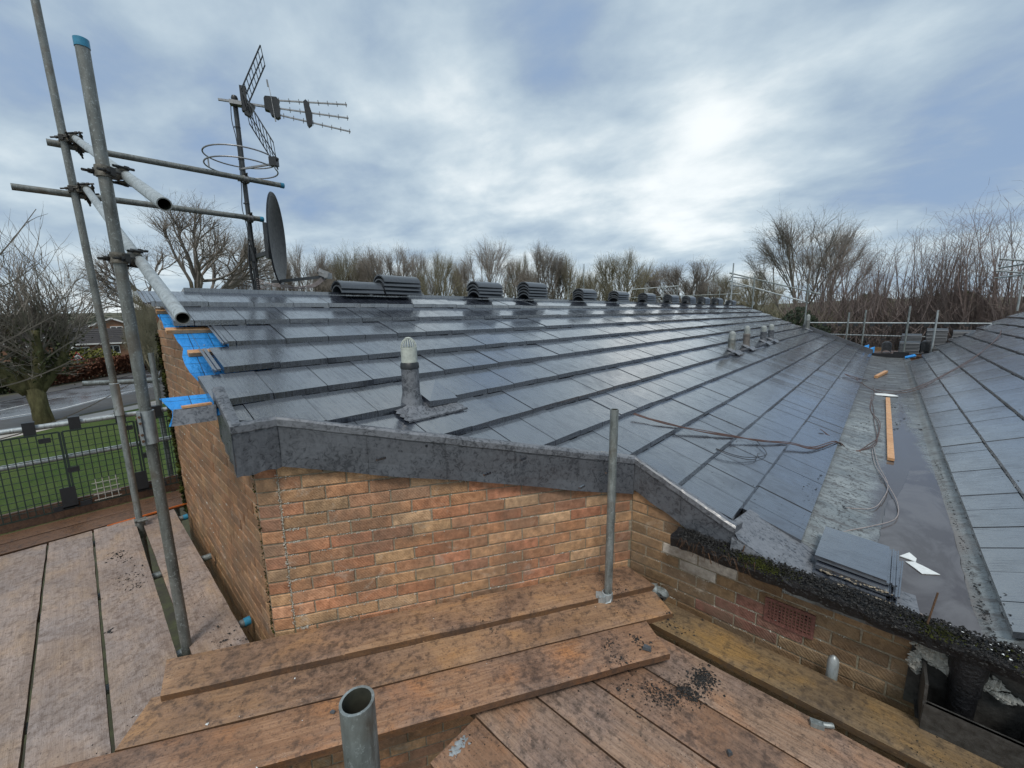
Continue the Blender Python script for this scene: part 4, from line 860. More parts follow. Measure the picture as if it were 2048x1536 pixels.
def P2(s, u, z): return H+bx*s+sx*u+Vector((0, 0, z))
mb = MB(); mb.bar(P2(-.16, 0, -.01), P2(.30, 0, .0), .018, .018); mb.box(P2(-.02, 0, -.02), (.10, .07, .035), bx); mb.build('boom', M['alu'], ya)
for nm, z0_, z1_, s0, s1 in (('reflector', .05, .45, .06, .25), ('reflector', -.05, -.45, .06, .27)):
    mb = MB(); w_ = .165; keep = sx
    if z0_ < 0: sx = (sx*.88+Vector((0, 0, .47))).normalized()
    for u in (-w_, w_): mb.bar(P2(s0, u, z0_), P2(s1, u, z1_), .011)
    mb.bar(P2(s0, 0, z0_), P2(s1, 0, z1_), .010)
    if z0_ < 0: mb.bar(P2(s0, -.06, z0_), P2(s1, -.06, z1_), .005)
    for k in range(9): f = k/8; mb.bar(P2(s0+(s1-s0)*f, -w_, z0_+(z1_-z0_)*f), P2(s0+(s1-s0)*f, w_, z0_+(z1_-z0_)*f), .006)
    mb.build(nm, M['darkmetal'], ya); sx = keep
mb = MB(); mb.box(P2(.05, 0, .03), (.05, .05, .22), (bx+Vector((0, 0, .0)))); mb.box(P2(.09, 0, -.06), (.05, .05, .12), bx+Vector((0, 0, -.5))); mb.build('bracket', M['black'], ya)
tips = [(P2(.27, 0, .065), P2(.985, 0, .155)), (P2(.27, 0, .0), P2(.99, 0, .025)), (P2(.30, 0, -.055), P2(1.0, 0, -.105))]
for a, c in tips:
    mb = MB(); mb.bar(a, c, .012, .012); d = (c-a); n_ = 8
    for k in range(n_):
        q = a+d*((k+.9)/n_ if k < n_-1 else .985); mb.bar(q-sx*.018, q+sx*.018, .005); upv = sx.cross(d.normalized()); mb.bar(q-upv*.024, q+upv*.024, .006)
    mb.build('director_boom', M['alu'], ya)
for s0, hz, ln, nm in ((.285, .16, .13, 'dipole_box'), (.60, .19, .045, 'spacer')):
    mb = MB(); tp = .075 if nm == 'dipole_box' else .11; n_ = 10
    pr = [(-ln/2, tp*.7), (-ln*.4, tp), (ln*.35, tp*1.1), (ln/2, tp*.8), (ln/2, -tp*1.2), (ln*.3, -tp*1.45), (-ln*.1, -tp*1.15), (-ln*.2, -tp*.7), (-ln/2, -tp*.6)] if nm == 'dipole_box' else [(-ln/2-.01, tp*.8), (-ln*.2, tp), (ln*.3, tp*.8), (ln/2+.02, -tp*.2), (ln/2+.01, -tp), (0, -tp*1.25), (-ln*.35, -tp)]
    mb.prism([P2(s0+s, -.03, z+.01) for s, z in pr], [P2(s0+s, .03, z+.01) for s, z in pr]); mb.build(nm, M['black'], ya)
mb = MB(); mb.tube([P2(.27, .03, .22), P2(.285, .04, .10), P2(.30, .04, -.10)], .003, 5); mb.tube([P2(.265, .03, .23), P2(.27, .03, .17)], .008, 6); mb.tube([P2(.30, .04, -.1), P2(.305, .04, -.14)], .006, 6); mb.build('feed_wire', M['alu'], ya)
ring = thing('radio_aerial', (-4.66, 1.29, 1.47), 'round halo shaped radio aerial on the mast below the television aerial', 'aerial')
mb = MB(); RR = .295
for z in (-.045, .05): mb.tube([(RR*math.cos(a), RR*math.sin(a), z) for a in [2*math.pi*k/40+.9 for k in range(39)]], .0065, 8)
a = .85; mb.tube([(RR*math.cos(a), RR*math.sin(a), -.045), (RR*math.cos(a), RR*math.sin(a), .05)], .0065, 8); a = 4.0; mb.tube([(RR*math.cos(a), RR*math.sin(a), -.045), (RR*math.cos(a), RR*math.sin(a), .05)], .0065, 8)
mb.build('loop', M['alu'], ring, smooth=True); mb = MB(); q = Vector((RR*math.cos(.85), RR*math.sin(.85), .0)); mb.bar((-.20, .03, .0), q, .016); mb.build('arm', M['alu'], ring); mb = MB(); mb.box(q+Vector((-.01, 0, .02)), (.07, .05, .08), (1, .9, 0)); mb.lump(q+Vector((.02, .02, .04)), .03); mb.build('connector', M['black'], ring)
# satellite dish
dn = Vector((.47, .88, -.02)).normalized(); dc = Vector((-4.63, 1.50, .795)); du = Vector((0, 0, 1)); du = (du-dn*du.dot(dn)).normalized(); ds = du.cross(dn)
dish = thing('satellite_dish', dc, 'dark glossy satellite dish seen almost edge-on, clamped to the mast', 'satellite dish'); mb = MB(); n_ = 40; rings = 9
pts = []
for i in range(rings+1):
    r_ = i/rings
    pts.append([ds*(.405*r_*math.cos(2*math.pi*k/n_))+du*(.44*r_*math.sin(2*math.pi*k/n_))+dn*(.075*r_*r_-.05) for k in range(n_)])
pts.append([ds*(.412*math.cos(2*math.pi*k/n_))+du*(.447*math.sin(2*math.pi*k/n_))+dn*(.012) for k in range(n_)])
for i in range(len(pts)-1):
    for k in range(n_): mb.poly([pts[i][k], pts[i][(k+1) % n_], pts[i+1][(k+1) % n_], pts[i+1][k]])
M['dish'] = m_simple('dish_paint', (.007, .009, .013), .42, 0, .15, 30, .02, .2); mb.build('reflector', M['dish'], dish, smooth='all')
mb = MB(); bk = -dn*.075; mb.box(bk-du*.02, (.03, .12, .34), dn); mb.bar(bk-du*.13, Vector((MX, MY, .63))-dc, .03, .04); mb.lathe(Vector((MX, MY, .66))-dc, [(.024, -.07), (.034, -.07), (.034, .07), (.024, .07)], 14); mb.build('mount', M['darkmetal'], dish)
ft = -du*.42-dn*.02; lnb = Vector((-4.50, 1.90, .475))-dc; mb = MB(); mb.bar(ft-dn*.05, lnb-Vector((0, 0, .03)), .018, .03); mb.build('arm', M['darkmetal'], dish)
mb = MB(); mb.box(lnb, (.09, .055, .07), (-.4, -.8, .35)); mb.tube([lnb, lnb+Vector((-.02, -.05, .03))], .032, 12); mb.box(lnb+Vector((.0, .03, -.02)), (.05, .09, .06), (1, 0, 0)); mb.build('receiver_head', M['alu'], dish)
mb = MB(); base = Vector((-4.55, 1.50, .33))-dc
for k in range(7): mb.tube(smoothpath([lnb+Vector((0, .01*k-.03, -.04)), lnb+Vector((-.02, -.12, -.11-.006*k)), base+Vector((.02*rnd.uniform(-1, 1), .1, -.02*rnd.random())), base+Vector((-.05, -.05+.02*k*rnd.random(), .03*rnd.random())), Vector((MX+.02, MY, .42-.02*k))-dc]), .0035, 5)
mb.build('cables', M['cable_grey'], dish)

# ------------------------------------------------------------------ ridge tiles stacked along the ridge and behind the gutter
def ridge_mesh(L_=.45, r=.118, t=.016, n=14, ax=(0, 1, 0)):
    mb = MB(); ax = Vector(ax); sd = ax.cross(Vector((0, 0, 1))).normalized()
    pr = []
    rr = .134; ha = R(66); inn = []
    for k in range(n+1): a = math.pi/2-ha+2*ha*k/n; pr.append((rr*math.cos(a), rr*math.sin(a)-rr*math.cos(ha))); inn.append(((rr-.0135)*math.cos(a), (rr-.0135)*math.sin(a)-rr*math.cos(ha)))
    def q(p, s): return sd*p[0]+Vector((0, 0, p[1]))+ax*s
    for a, b in zip(range(len(pr)-1), range(1, len(pr))):
        mb.poly([q(pr[a], 0), q(pr[b], 0), q(pr[b], L_), q(pr[a], L_)]); mb.poly([q(inn[a], L_), q(inn[b], L_), q(inn[b], 0), q(inn[a], 0)])
        mb.poly([q(pr[a], 0), q(inn[a], 0), q(inn[b], 0), q(pr[b], 0)]); mb.poly([q(pr[a], L_), q(pr[b], L_), q(inn[b], L_), q(inn[a], L_)])
    mb.poly([q(pr[0], 0), q(pr[0], L_), q(inn[0], L_), q(inn[0], 0)]); mb.poly([q(pr[-1], 0), q(inn[-1], 0), q(inn[-1], L_), q(pr[-1], L_)])
    return mb
proto = ridge_mesh().build('ridge_tile', M['ridge'], None, smooth='yes'); proto_used = [False]; proto_x = ridge_mesh(ax=(1, 0, 0)).build('ridge_tile', M['ridge'], None, smooth='yes'); px_used = [False]
def place(p, used, loc, rot, label, group):
    o = p if not used[0] else p.copy()
    if used[0]: COL.objects.link(o)
    used[0] = True; o.location = loc; o.rotation_euler = (0, 0, rot); tag(o, label, 'ridge tile', group); return o
ORD = ['bottom', 'second', 'third', 'fourth', 'top']
STK = [(1.80, 2, 'nearest and lowest stack on the ridge'), (2.27, 4, 'stack touching the nearest one on the ridge'), (3.60, 4, 'third stack along the ridge'), (4.60, 5, 'fourth stack along the ridge'), (6.06, 4, 'fifth stack along the ridge'), (7.31, 4, 'sixth stack along the ridge'), (8.62, 4, 'seventh stack along the ridge'), (10.0, 4, 'eighth stack along the ridge'), (11.24, 4, 'ninth stack along the ridge'), (12.45, 4, 'tenth stack along the ridge'), (13.72, 4, 'eleventh stack along the ridge'), (15.25, 3, 'twelfth stack along the ridge')]
for y, n_, nm in STK:
    for k in range(n_):
        w_ = 'bottom' if k == 0 else ('top' if k == n_-1 else ['', 'second', 'third', 'fourth'][k])
        place(proto, proto_used, (RIDGE_X+.035+rnd.uniform(-.006, .006), y+rnd.uniform(-.008, .008), rz(RIDGE_X)-.035+.042*k+.02), rnd.uniform(-.02, .02), '%s grey ridge tile of the %s' % (w_, nm), 'ridge tiles stacked along the ridge')
GP = 'ridge tiles stacked behind the gutter end'
piles = [(.36, 17.55, -1.30, 8, 'x', 'middle front pile behind the gutter end'), (.08, 17.5, -1.30, 7, 'y', 'left arched pile behind the gutter end'), (.97, 17.5, -1.28, 8, 'y', 'right arched pile behind the gutter end'), (.40, 18.0, -1.30, 13, 'x', 'rear middle pile behind the gutter end'), (.95, 18.1, -1.30, 17, 'x', 'tall rear pile left of the blue-green post'), (1.50, 18.1, -1.30, 16, 'x', 'tall rear pile right of the blue-green post'), (2.15, 18.2, -1.30, 19, 'x', 'tallest pile beside the right roof')]
for x, y, z, n_, ax, nm in piles:
    for k in range(n_):
        w_ = 'bottom' if k == 0 else ('top' if k == n_-1 else 'tile %d up' % (k+1))
        p, u = (proto, proto_used) if ax == 'y' else (proto_x, px_used)
        place(p, u, (x+rnd.uniform(-.008, .008), y+rnd.uniform(-.008, .008), z-.05+.042*k), 0, ('%s grey ridge tile in the %s' % (w_, nm)) if k in (0, n_-1) else 'ridge tile %s from bottom, %s' % (['', 'one', 'two', 'three', 'four', 'five', 'six', 'seven', 'eight', 'nine', 'ten', 'eleven', 'twelve', 'thirteen', 'fourteen', 'fifteen', 'sixteen', 'seventeen', 'eighteen', 'nineteen', 'twenty'][k], nm), GP)
mb = MB(); mb.box((0, 0, 0), (3.4, 1.6, .04)); o = mb.build('loading_platform', M['board_wet'], None, loc=(1.1, 18.05, -1.40)); tag(o, 'boarded loading platform behind the gutter end', 'platform')

# ------------------------------------------------------------------ loose things on roof and gutter
def flat_tile(loc, rot, tilt, label, ch=True):
    mb = MB(); mb.cur = (1.05, 1.08, 1.12)
    mb.prism([(-.15, -.21, -.024), (.15, -.21, -.024), (.15, .21, -.024), (-.15, .21, -.024)], [(-.149, -.209, 0), (.149, -.209, 0), (.149, .209, 0), (-.149, .209, 0)])
    o = mb.build('roof_tile', M['tile'], None, loc=loc, rotz=rot); o.rotation_euler = (tilt[0], tilt[1], rot)
    mb = MB(); mb.cur = (.8, .82, .85)
    for k, (dx, dz, wd) in enumerate(((.155, -.018, .012), (.167, -.010, .007), (.177, -.018, .010), (.187, -.012, .006))): mb.box((dx, 0, dz), (wd, .41, .010))
    mb.build('interlock_edge', M['tile'], o); tag(o, label, 'roof tile', 'loose tiles stacked on the gutter end'); return o
flat_tile((-.008, 2.845, -1.352), R(-1.5), (0, R(3)), 'top tile of the loose stack at the near end of the gutter')
flat_tile((.008, 2.80, -1.384), R(-3), (0, R(2.5)), 'second tile from the top of the loose stack on the gutter')
flat_tile((-.004, 2.765, -1.414), R(-2), (0, R(2)), 'third tile from the top of the loose stack, sticking out over the black gutter')
flat_tile((.0, 2.74, -1.440), R(-3), (0, R(1)), 'bottom tile of the loose stack, overhanging the black gutter')
mb = MB(); rg = random.Random(77)
for j in range(2):
    for _ in range(60): mb.lump((rg.uniform(-.13, .16), 2.585-j*.04+rg.uniform(-.01, .015), -1.395-.032*j+rg.uniform(-.008, .006)), rg.uniform(.004, .011), sq=.5, rg=rg)
o = mb.build('mortar_crust', M['mortar'], None); tag(o, 'brown crusty mortar on the broken edges of the loose tile stack', 'mortar', kind='stuff')
mb = MB(); mb.prism([(.16, 2.46, -1.46), (.26, 2.47, -1.46), (.25, 2.72, -1.455), (.17, 2.72, -1.455)], [(.16, 2.46, -1.435), (.265, 2.47, -1.435), (.25, 2.72, -1.435), (.17, 2.72, -1.435)]); o = mb.build('lead_offcut', M['lead_light'], None); tag(o, 'small lead offcut on the gutter beside the loose tile stack', 'lead offcut')
mb = MB(); mb.prism([(.20, 3.19, -1.466), (.245, 3.27, -1.466), (.275, 3.22, -1.466), (.27, 3.17, -1.466), (.24, 3.18, -1.466)], [(.20, 3.19, -1.464), (.245, 3.27, -1.460), (.275, 3.22, -1.463), (.27, 3.17, -1.464), (.24, 3.18, -1.462)]); mb.prism([(.225, 3.14, -1.467), (.262, 3.165, -1.467), (.30, 3.15, -1.467), (.365, 3.10, -1.467), (.29, 3.045, -1.467), (.26, 3.09, -1.467)], [(.225, 3.14, -1.465), (.262, 3.165, -1.462), (.30, 3.15, -1.465), (.365, 3.10, -1.465), (.29, 3.045, -1.464), (.26, 3.09, -1.463)]); o = mb.build('paper_scrap', M['white'], None); tag(o, 'white torn scrap lying in the puddle beside the tile stack', 'paper scrap')
mb = MB(); mb.box((0, 0, 0), (.052, 3.75, .026)); o = mb.build('timber_batten', M['fresh'], None, loc=(.155, 7.15, -1.452), rotz=R(.4)); tag(o, 'long orange timber batten lying along the gutter', 'batten')
mb = MB(); mb.box((0, 0, 0), (.06, 1.15, .05)); o = mb.build('timber_offcut', M['fresh'], None, loc=(.03, 12.2, -1.43), rotz=R(-8)); tag(o, 'short orange timber offcut beyond the long batten', 'batten')
mb = MB(); mb.lathe((0, 0, 0), [(.0, -.02), (.10, -.018), (.13, 0), (.10, .03), (.04, .055), (.001, .06)], 18); o = mb.build('foam_piece', M['white'], None, smooth='yes', loc=(.11, 9.4, -1.46)); o.scale = (1.3, .8, .35); tag(o, 'white foam piece at the far end of the long batten', 'foam')
mb = MB(); 
for c_, s_ in (((-.45, 17.5, -1.22), .07), ((-.30, 17.5, -1.27), .06)): mb.prism([(c_[0]-s_*1.5, c_[1], c_[2]-.04), (c_[0]+s_*1.6, c_[1], c_[2]-.12), (c_[0]+s_, c_[1]+.2, c_[2]-.1)], [(c_[0]-s_, c_[1], c_[2]+s_*.4), (c_[0]+s_*.5, c_[1], c_[2]+s_*.2), (c_[0]+.1, c_[1]+.2, c_[2]+s_*1.4)])
o = mb.build('membrane_scrap', M['bluefelt'], None); tag(o, 'crumpled blue membrane scrap at the far end of the gutter', 'membrane scrap')
mb = MB(); mb.prism([(.50, 16.4, -1.42), (.72, 16.6, -1.38), (.70, 16.8, -1.36), (.50, 16.7, -1.42)], [(.50, 16.4, -1.39), (.74, 16.6, -1.34), (.70, 16.8, -1.31), (.50, 16.7, -1.38)]); o = mb.build('membrane_scrap', M['bluefelt'], None); tag(o, 'small blue scrap at the far foot of the right roof', 'membrane scrap')
def cable(name, strands, m, label, r=.0038):
    mb = MB()
    for pts in strands: mb.tube(smoothpath(pts, 6), r, 6)
    o = mb.build(name, M[m], None, smooth='all'); tag(o, label, 'cable'); return o
def on(x, y, dz=.006): return (x, y, (max(rz(x)+.0, -1.40) if x < -.24 else (-1.46 if x < .5 else rz2(max(x, .54))))+dz)
base_ = [(-1.464, 3.076), (-1.275, 3.243), (-1.075, 3.501), (-.875, 3.802), (-.76, 4.006), (-.549, 4.394), (-.40, 4.62)]
def strand(pts, s, j): rg = random.Random(s); return [on(x+rg.uniform(-j, j), y+rg.uniform(-j, j), .008+rg.random()*.006) for x, y in pts]
cable('copper_strap', [strand(base_+[(-.25, 5.2), (-.19, 5.43), (-.066, 5.37)], s, .02) for s in (1, 2, 3, 4)], 'cable', 'bundle of brown straps crossing the near tiles down to the gutter')
cable('cable_loop', [[on(x, y) for x, y in [(-.766, 4.033), (-.64, 3.86), (-.65, 3.71), (-.721, 3.52), (-.80, 3.42), (-.90, 3.36)]], [on(x, y) for x, y in [(-.90, 3.36), (-.82, 3.37), (-.70, 3.50), (-.665, 3.62), (-.68, 3.75)]]], 'cable_dark', 'thin dark cable loop on the near tiles', .003)
gl = [(-.40, 5.37), (-.19, 5.43), (-.066, 5.37), (.023, 5.76), (.079, 6.17), (.04, 7.0), (-.022, 7.85), (-.053, 9.26), (-.10, 10.2), (-.17, 11.07), (-.275, 10.42), (-.50, 10.2)]
cable('gutter_cables', [strand(gl, s, .035) for s in (11, 12, 13)], 'cable', 'tangle of brown cables running along the left side of the gutter')
lp = [(.02, 5.6), (.057, 5.01), (.155, 4.424), (.202, 4.051), (.185, 3.737), (.06, 3.493), (-.061, 3.303), (-.12, 3.15), (-.10, 3.05)]
lp2 = [(.03, 5.7), (.08, 5.01), (.146, 4.48), (.118, 4.09), (.051, 3.815), (-.141, 3.679), (-.18, 3.514), (-.141, 3.318), (-.10, 3.15), (-.08, 3.0)]
cable('grey_cable', [[on(x, y, .008) for x, y in lp], [on(x, y, .010) for x, y in lp2]], 'cable_grey', 'pinkish grey cable looping across the puddle to the tile stack', .0034)
cable('valley_cable', [[on(x, y, .008) for x, y in [(-.50, 10.2), (-.33, 10.3), (-.15, 10.1), (.05, 9.9), (.3, 9.95), (.52, 10.1), (.80, 10.6), (1.1, 11.3), (1.41, 12.2), (1.72, 13.4), (2.03, 15.0)]], [on(x, y, .012) for x, y in [(-.50, 10.15), (-.3, 10.0), (.0, 9.6), (.3, 9.7), (.54, 9.9), (.86, 10.6), (1.2, 11.4), (1.5, 12.5), (1.9, 14.2), (2.1, 15.6)]]], 'cable', 'brown cables crossing the valley and climbing the right roof', .006)
cable('gutter_end_wires', [[(.22, 2.62, -1.455), (.35, 2.55, -1.45), (.50, 2.47, -1.42), (.56, 2.44, -1.40)], [(.25, 2.49, -1.45), (.38, 2.44, -1.43), (.50, 2.43, -1.41), (.555, 2.43, -1.40)], [(.33, 2.52, -1.45), (.42, 2.44, -1.44), (.46, 2.42, -1.44)]], 'cable_grey', 'grey wires at the near end of the gutter by the right roof', .0035)

# ------------------------------------------------------------------ debris
def scatter(name, label, groups, m='dirt', seed=1, kind='stuff', sq=.5):
    rg = random.Random(seed); mb = MB()
    for (x, y, sx_, sy_, z, n_, r0, r1_) in groups:
        for _ in range(n_):
            px_, py_ = (rg.gauss(x, sx_), rg.gauss(y, sy_)) if sx_ < .3 and sy_ < .3 else (rg.uniform(x-sx_, x+sx_), rg.uniform(y-sy_, y+sy_))
            zz = z(px_, py_) if callable(z) else z
            if zz is None: continue
            mb.lump((px_, py_, zz+.001), rg.uniform(r0, r1_)*(.5 if rg.random() < .6 else 1), sq=sq, rough=.7, rg=rg)
    o = mb.build(name, M[m], None); tag(o, label, 'debris', kind=kind); return o
def zmid(x, y):                                            # height of whichever middle board lies at x, y
    v = Vector((x, y)); s = (v-e1).dot(nb); l_ = (v-e1).dot(db)
    if -.236 < s < 0: return -1.722 if 0 < l_ < 2.62 else None
    s2 = (v-e2).dot(nb); l2 = (v-e2).dot(db)
    if -.24 < s2 < 0 and l2 < 2.58 and s > .01: return -1.760
    if 0 < s2 < .235 and l2 < 2.39: return -1.762
    if y > 2.075 and y < 2.31: return -1.795
    if y > .8 and s2 > .26: return -1.838
    return None
scatter('black_crumbs', 'black moss crumbs and piles scattered on the middle and right boards', [(-1.457, 1.373, .035, .02, zmid, 60, .002, .007), (-.927, 1.721, .02, .03, zmid, 60, .002, .009), (-.822, 1.65, .04, .04, zmid, 110, .002, .009), (-.80, 1.86, .035, .02, zmid, 80, .002, .008), (-.50, 1.93, .028, .035, zmid, 750, .0015, .0075), (-.54, 1.80, .035, .03, zmid, 450, .0015, .007), (-.62, 1.70, .05, .03, zmid, 420, .0012, .006), (-1.05, 2.08, .05, .05, zmid, 120, .001, .005), (-.72, 2.15, .05, .04, zmid, 70, .002, .008), (-1.2, 1.4, .7, .9, zmid, 700, .0008, .0035), (-.2, 1.5, .9, .7, zmid, 900, .0008, .0035), (.35, 2.15, .15, .05, zmid, 120, .001, .005), (-1.1, .95, .12, .06, zmid, 150, .001, .004), (-1.15, 2.2, .1, .12, zmid, 200, .001, .004), (-.75, 1.62, .12, .08, -1.838, 160, .002, .006)], seed=41)
scatter('black_crumbs', 'black crumbs scattered over the left platform boards', [(-4.24, -.01, .05, .03, -1.80, 45, .003, .010), (-4.08, .03, .03, .02, -1.80, 20, .002, .008), (-3.75, .04, .10, .05, -1.80, 70, .002, .008), (-3.62, .055, .03, .02, -1.80, 35, .003, .010), (-3.2, -.1, .02, .01, -1.80, 8, .004, .01), (-3.6, -.2, 1.2, .42, -1.80, 420, .0008, .0035), (-2.62, .35, .12, .04, -1.80, 60, .002, .008), (-2.35, .0, .12, .08, -1.80, 90, .001, .006), (-3.4, .31, 1.3, .10, -1.807, 420, .0008, .0035)], seed=42)
def zg(x, y): return max(rz(x), -1.40) if x < -.26 else (-1.440 if x < 0 else (-1.468 if x < .45 else (-1.45 if x < .54 else rz2(x))))
scatter('gutter_debris', 'black leaves and crumbs along the gutter edges and lower tiles', [(-.22, 3.6, .05, .25, zg, 120, .002, .009), (-.20, 3.1, .05, .2, zg, 130, .002, .010), (-.15, 5.0, .1, 2.5, zg, 260, .002, .008), (.505, 4.0, .03, 1.6, zg, 260, .003, .012), (.50, 2.8, .03, .15, zg, 60, .003, .012), (.2, 11.5, .3, 5, zg, 300, .004, .014), (-.6, 3.4, .3, .6, zg, 26, .003, .008), (-.36, 2.62, .08, .06, -1.36, 90, .001, .006), (.55, 2.47, .06, .03, -1.42, 120, .004, .014), (-1.6, 6, 1.8, 4, zg, 60, .003, .008), (1.2, 5, .6, 3, zg, 30, .004, .012)], seed=43, sq=.35)
scatter('white_crumbs', 'white mortar crumbs scattered on the boards and gutter', [(-1.2, 1.5, .6, .7, zmid, 60, .0008, .003), (-1.9, .35, .2, .2, -1.76, 14, .001, .006), (.5, 2.38, .1, .03, -1.355, 26, .002, .006), (-.3, 1.4, .5, .4, -1.838, 30, .001, .003), (-2.1, .02, .03, .02, -1.79, 12, .003, .008)], 'white', seed=44)
for (x, y, z, rot, sz, m, l_) in ((-.757, 1.835, -1.757, .3, (.045, .028, .018), 'slate_bit', 'grey tile fragment near the right end of the third board'), (-.30, 1.63, -1.833, 1, (.022, .018, .018), 'slate_bit', 'small grey tile chip on the orange streaked board'), (-.60, 1.12, -1.833, 1.2, (.04, .022, .014), 'slate_bit', 'dark ribbed tile fragment at the bottom of the picture'), (-1.18, .62, -1.757, -.8, (.075, .020, .010), 'mortar', 'flat mortar strip on the third board left of the open topped tube'), (-1.66, .56, -1.757, .5, (.022, .015, .008), 'slate_bit', 'dark tile chip on the third board further left')):
    mb = MB(); a, b_, c_ = sz; mb.prism([(-a/2, -b_/2, 0), (a/2, -b_*.4, 0), (a*.45, b_/2, 0), (-a*.3, b_*.5, 0)], [(-a*.45, -b_*.45, c_), (a*.4, -b_*.4, c_*.8), (a*.42, b_*.4, c_*.7), (-a*.3, b_*.4, c_)]); o = mb.build('fragment', M[m], None, loc=(x, y, z), rotz=rot); tag(o, l_, 'fragment')
# paint splashes on the cut board end
mb = MB(); rg = random.Random(5)
for _ in range(60): mb.lump((-1.19+abs(rg.gauss(0, .02)), .93-rg.random()*.09, -1.8345), rg.uniform(.003, .011), sq=.08, rough=.7, rg=rg)
o = mb.build('paint_splash', M['galv_bright'], None); tag(o, 'pale blue and white paint splashes on the cut board end', 'paint splash', kind='stuff')

# ================================================================== GROUND, ROAD, FAR LAND
def sheet(name, pts, z, m, label=None, kind='structure'):
    mb = MB(); mb.poly([(x, y, z) for x, y in pts]); o = mb.build(name, M[m], None); tag(o, label, None, None, kind); return o
sheet('ground', [(-2500, -1500), (400, -1500), (1200, 600), (600, 2500), (-2500, 2500)], GZ, 'ground')
sheet('lawn', [(-31.5, -30), (-5.6, -30), (-5.6, 40), (-33, 40), (-31.2, 4), (-29.4, 1), (-27.2, -1.5), (-26, -3.2)], GZ+.004, 'lawn')
sheet('soil', [(-13.5, -12), (0, -12), (0, 3), (-5.03, 3), (-13.5, 3)], GZ+.008, 'soil')
sheet('footpath', [(-27.4, -3.2), (-28.9, -1.5), (-30.6, 1.2), (-32.6, 4), (-36, 12), (-38, 40), (-34, 40), (-32.4, 12), (-30.8, 4), (-29.2, 1), (-27.0, -1.5), (-25.8, -3.2)], GZ+.008, 'slab')
sheet('road', [(-28.5, -30), (-31.6, -3), (-32.6, -1.0), (-35.2, .7), (-39.5, 4.2), (-47, 12), (-60, 30), (-70, 30), (-58, 14), (-50.6, 3.8), (-44.5, .5), (-38.9, -3.7), (-36.5, -30)], GZ+.006, 'road')
sheet('pavement', [(-27.6, -30), (-27.9, -3.4), (-29.4, -1.5), (-31.2, 1.2), (-33.4, 4.2), (-39, 12), (-47, 12.3), (-39.5, 4.3), (-35.2, .8), (-32.6, -.9), (-31.5, -3), (-28.5, -30)], GZ+.010, 'paving')
sheet('pavement', [(-38.9, -30), (-38.9, -3.6), (-44.6, .6), (-50.8, 3.9), (-58, 14.2), (-60, 14), (-53.5, 3.9), (-46.5, -.2), (-41.5, -4), (-41.5, -30)], GZ+.03, 'paving')
for pts in ([(-32.3, -3.2), (-33.2, -1.1), (-35.7, .6), (-39.8, 3.9), (-39.9, 3.98), (-35.65, .68), (-33.1, -1.02), (-32.2, -3.15)], [(-35.3, -3.4), (-38.6, -1.1), (-38.7, -1.0), (-35.2, -3.35)], [(-40.8, 1.2), (-46.4, 3.2), (-46.5, 3.3), (-40.8, 1.3)]):
    sheet('road_marking', pts, GZ+.012, 'linepaint', 'white painted road line')
# low hills
mb = MB(); rg = random.Random(2); n = 90; rings = []
for j, (dist, zb) in enumerate(((500, -4.8), (800, 1.5), (1150, 9), (1500, 19), (1900, 26))):
    row = []
    for i in range(n+1):
        a = R(-30+170*i/n); z = zb+(j*2.2)*noise.noise(Vector((i*.09, j*.7, 3)))*1.6
        row.append((-dist*math.sin(a), dist*math.cos(a), z))
    rings.append(row)
for a, b in zip(rings[:-1], rings[1:]):
    for i in range(n): mb.poly([a[i], a[i+1], b[i+1], b[i]])
o = mb.build('hills', M['ground'], None, smooth='all'); tag(o, None, None, None, 'structure')
mb = MB()
for _ in range(900):
    a = R(rnd.uniform(60, 102)); d = rnd.choice((620, 760, 900, 1050, 1300, 1300, 1500, 1500, 1500)); k = (d-500)/1400
    z = -4.5+k*32; r_ = rnd.uniform(2, 5); mb.lump((-d*math.sin(a), d*math.cos(a), z), r_, sq=.6)
o = mb.build('far_woods', M['leaf_dark'], None); tag(o, 'dark distant hedgerows and woods on the low hills', 'woods', kind='stuff')
# hedge beyond the road, made of clumps of leaf faces
def leafmass(name, pts_fn, n_, size, m, loc, label, cat, kind=None, parent=None, group=None):
    mb = MB(); rg = random.Random(len(label)*7+n_)
    for _ in range(n_):
        c = Vector(pts_fn(rg)); a = Vector((rg.gauss(0, 1), rg.gauss(0, 1), rg.gauss(0, 1))).normalized(); b = a.orthogonal().normalized()*size*rg.uniform(.5, 1.2); a = a*size*rg.uniform(.5, 1.2)
        mb.poly([c-a-b, c+a-b*.6, c+a*.7+b, c-a*.5+b*.8])
    o = mb.build(name, M[m], parent, loc=None if parent else loc)
    if not parent: tag(o, label, cat, group, kind)
    return o
for i, (x0, y0, x1, y1, h_, m, l_) in enumerate(((-49.2, .6, -53.5, 4.6, 1.65, 'leaf_brown', 'russet beech hedge along the far pavement behind the warning sign'), (-44, -3.5, -49, .5, 1.35, 'leaf_brown', 'brown clipped hedge left of the warning sign, behind the mossy pollard'), (-42, -7, -43.9, -3.6, 1.5, 'leaf_olive', 'dark green hedge at the left picture edge'))):
    leafmass('hedge', lambda rg, x0=x0, y0=y0, x1=x1, y1=y1, h_=h_: (lambda f: (x0+(x1-x0)*f+rg.gauss(0, .25), y0+(y1-y0)*f+rg.gauss(0, .25), h_*rg.random()**.7))(rg.random()), 5200, .085, m, (0, 0, GZ), l_, 'hedge')
def shrub(x, y, r, h_, m, label, n_=1500, sz=.1):
    leafmass('shrub', lambda rg: (lambda d, k: (d.x*r*k, d.y*r*k, h_*.5+d.z*h_*.5*k))(Vector((rg.gauss(0, 1), rg.gauss(0, 1), rg.gauss(0, 1))).normalized(), rg.random()**.3*(1+.25*math.sin(rg.random()*9))), n_, sz, m, (x, y, GZ), label, 'shrub')
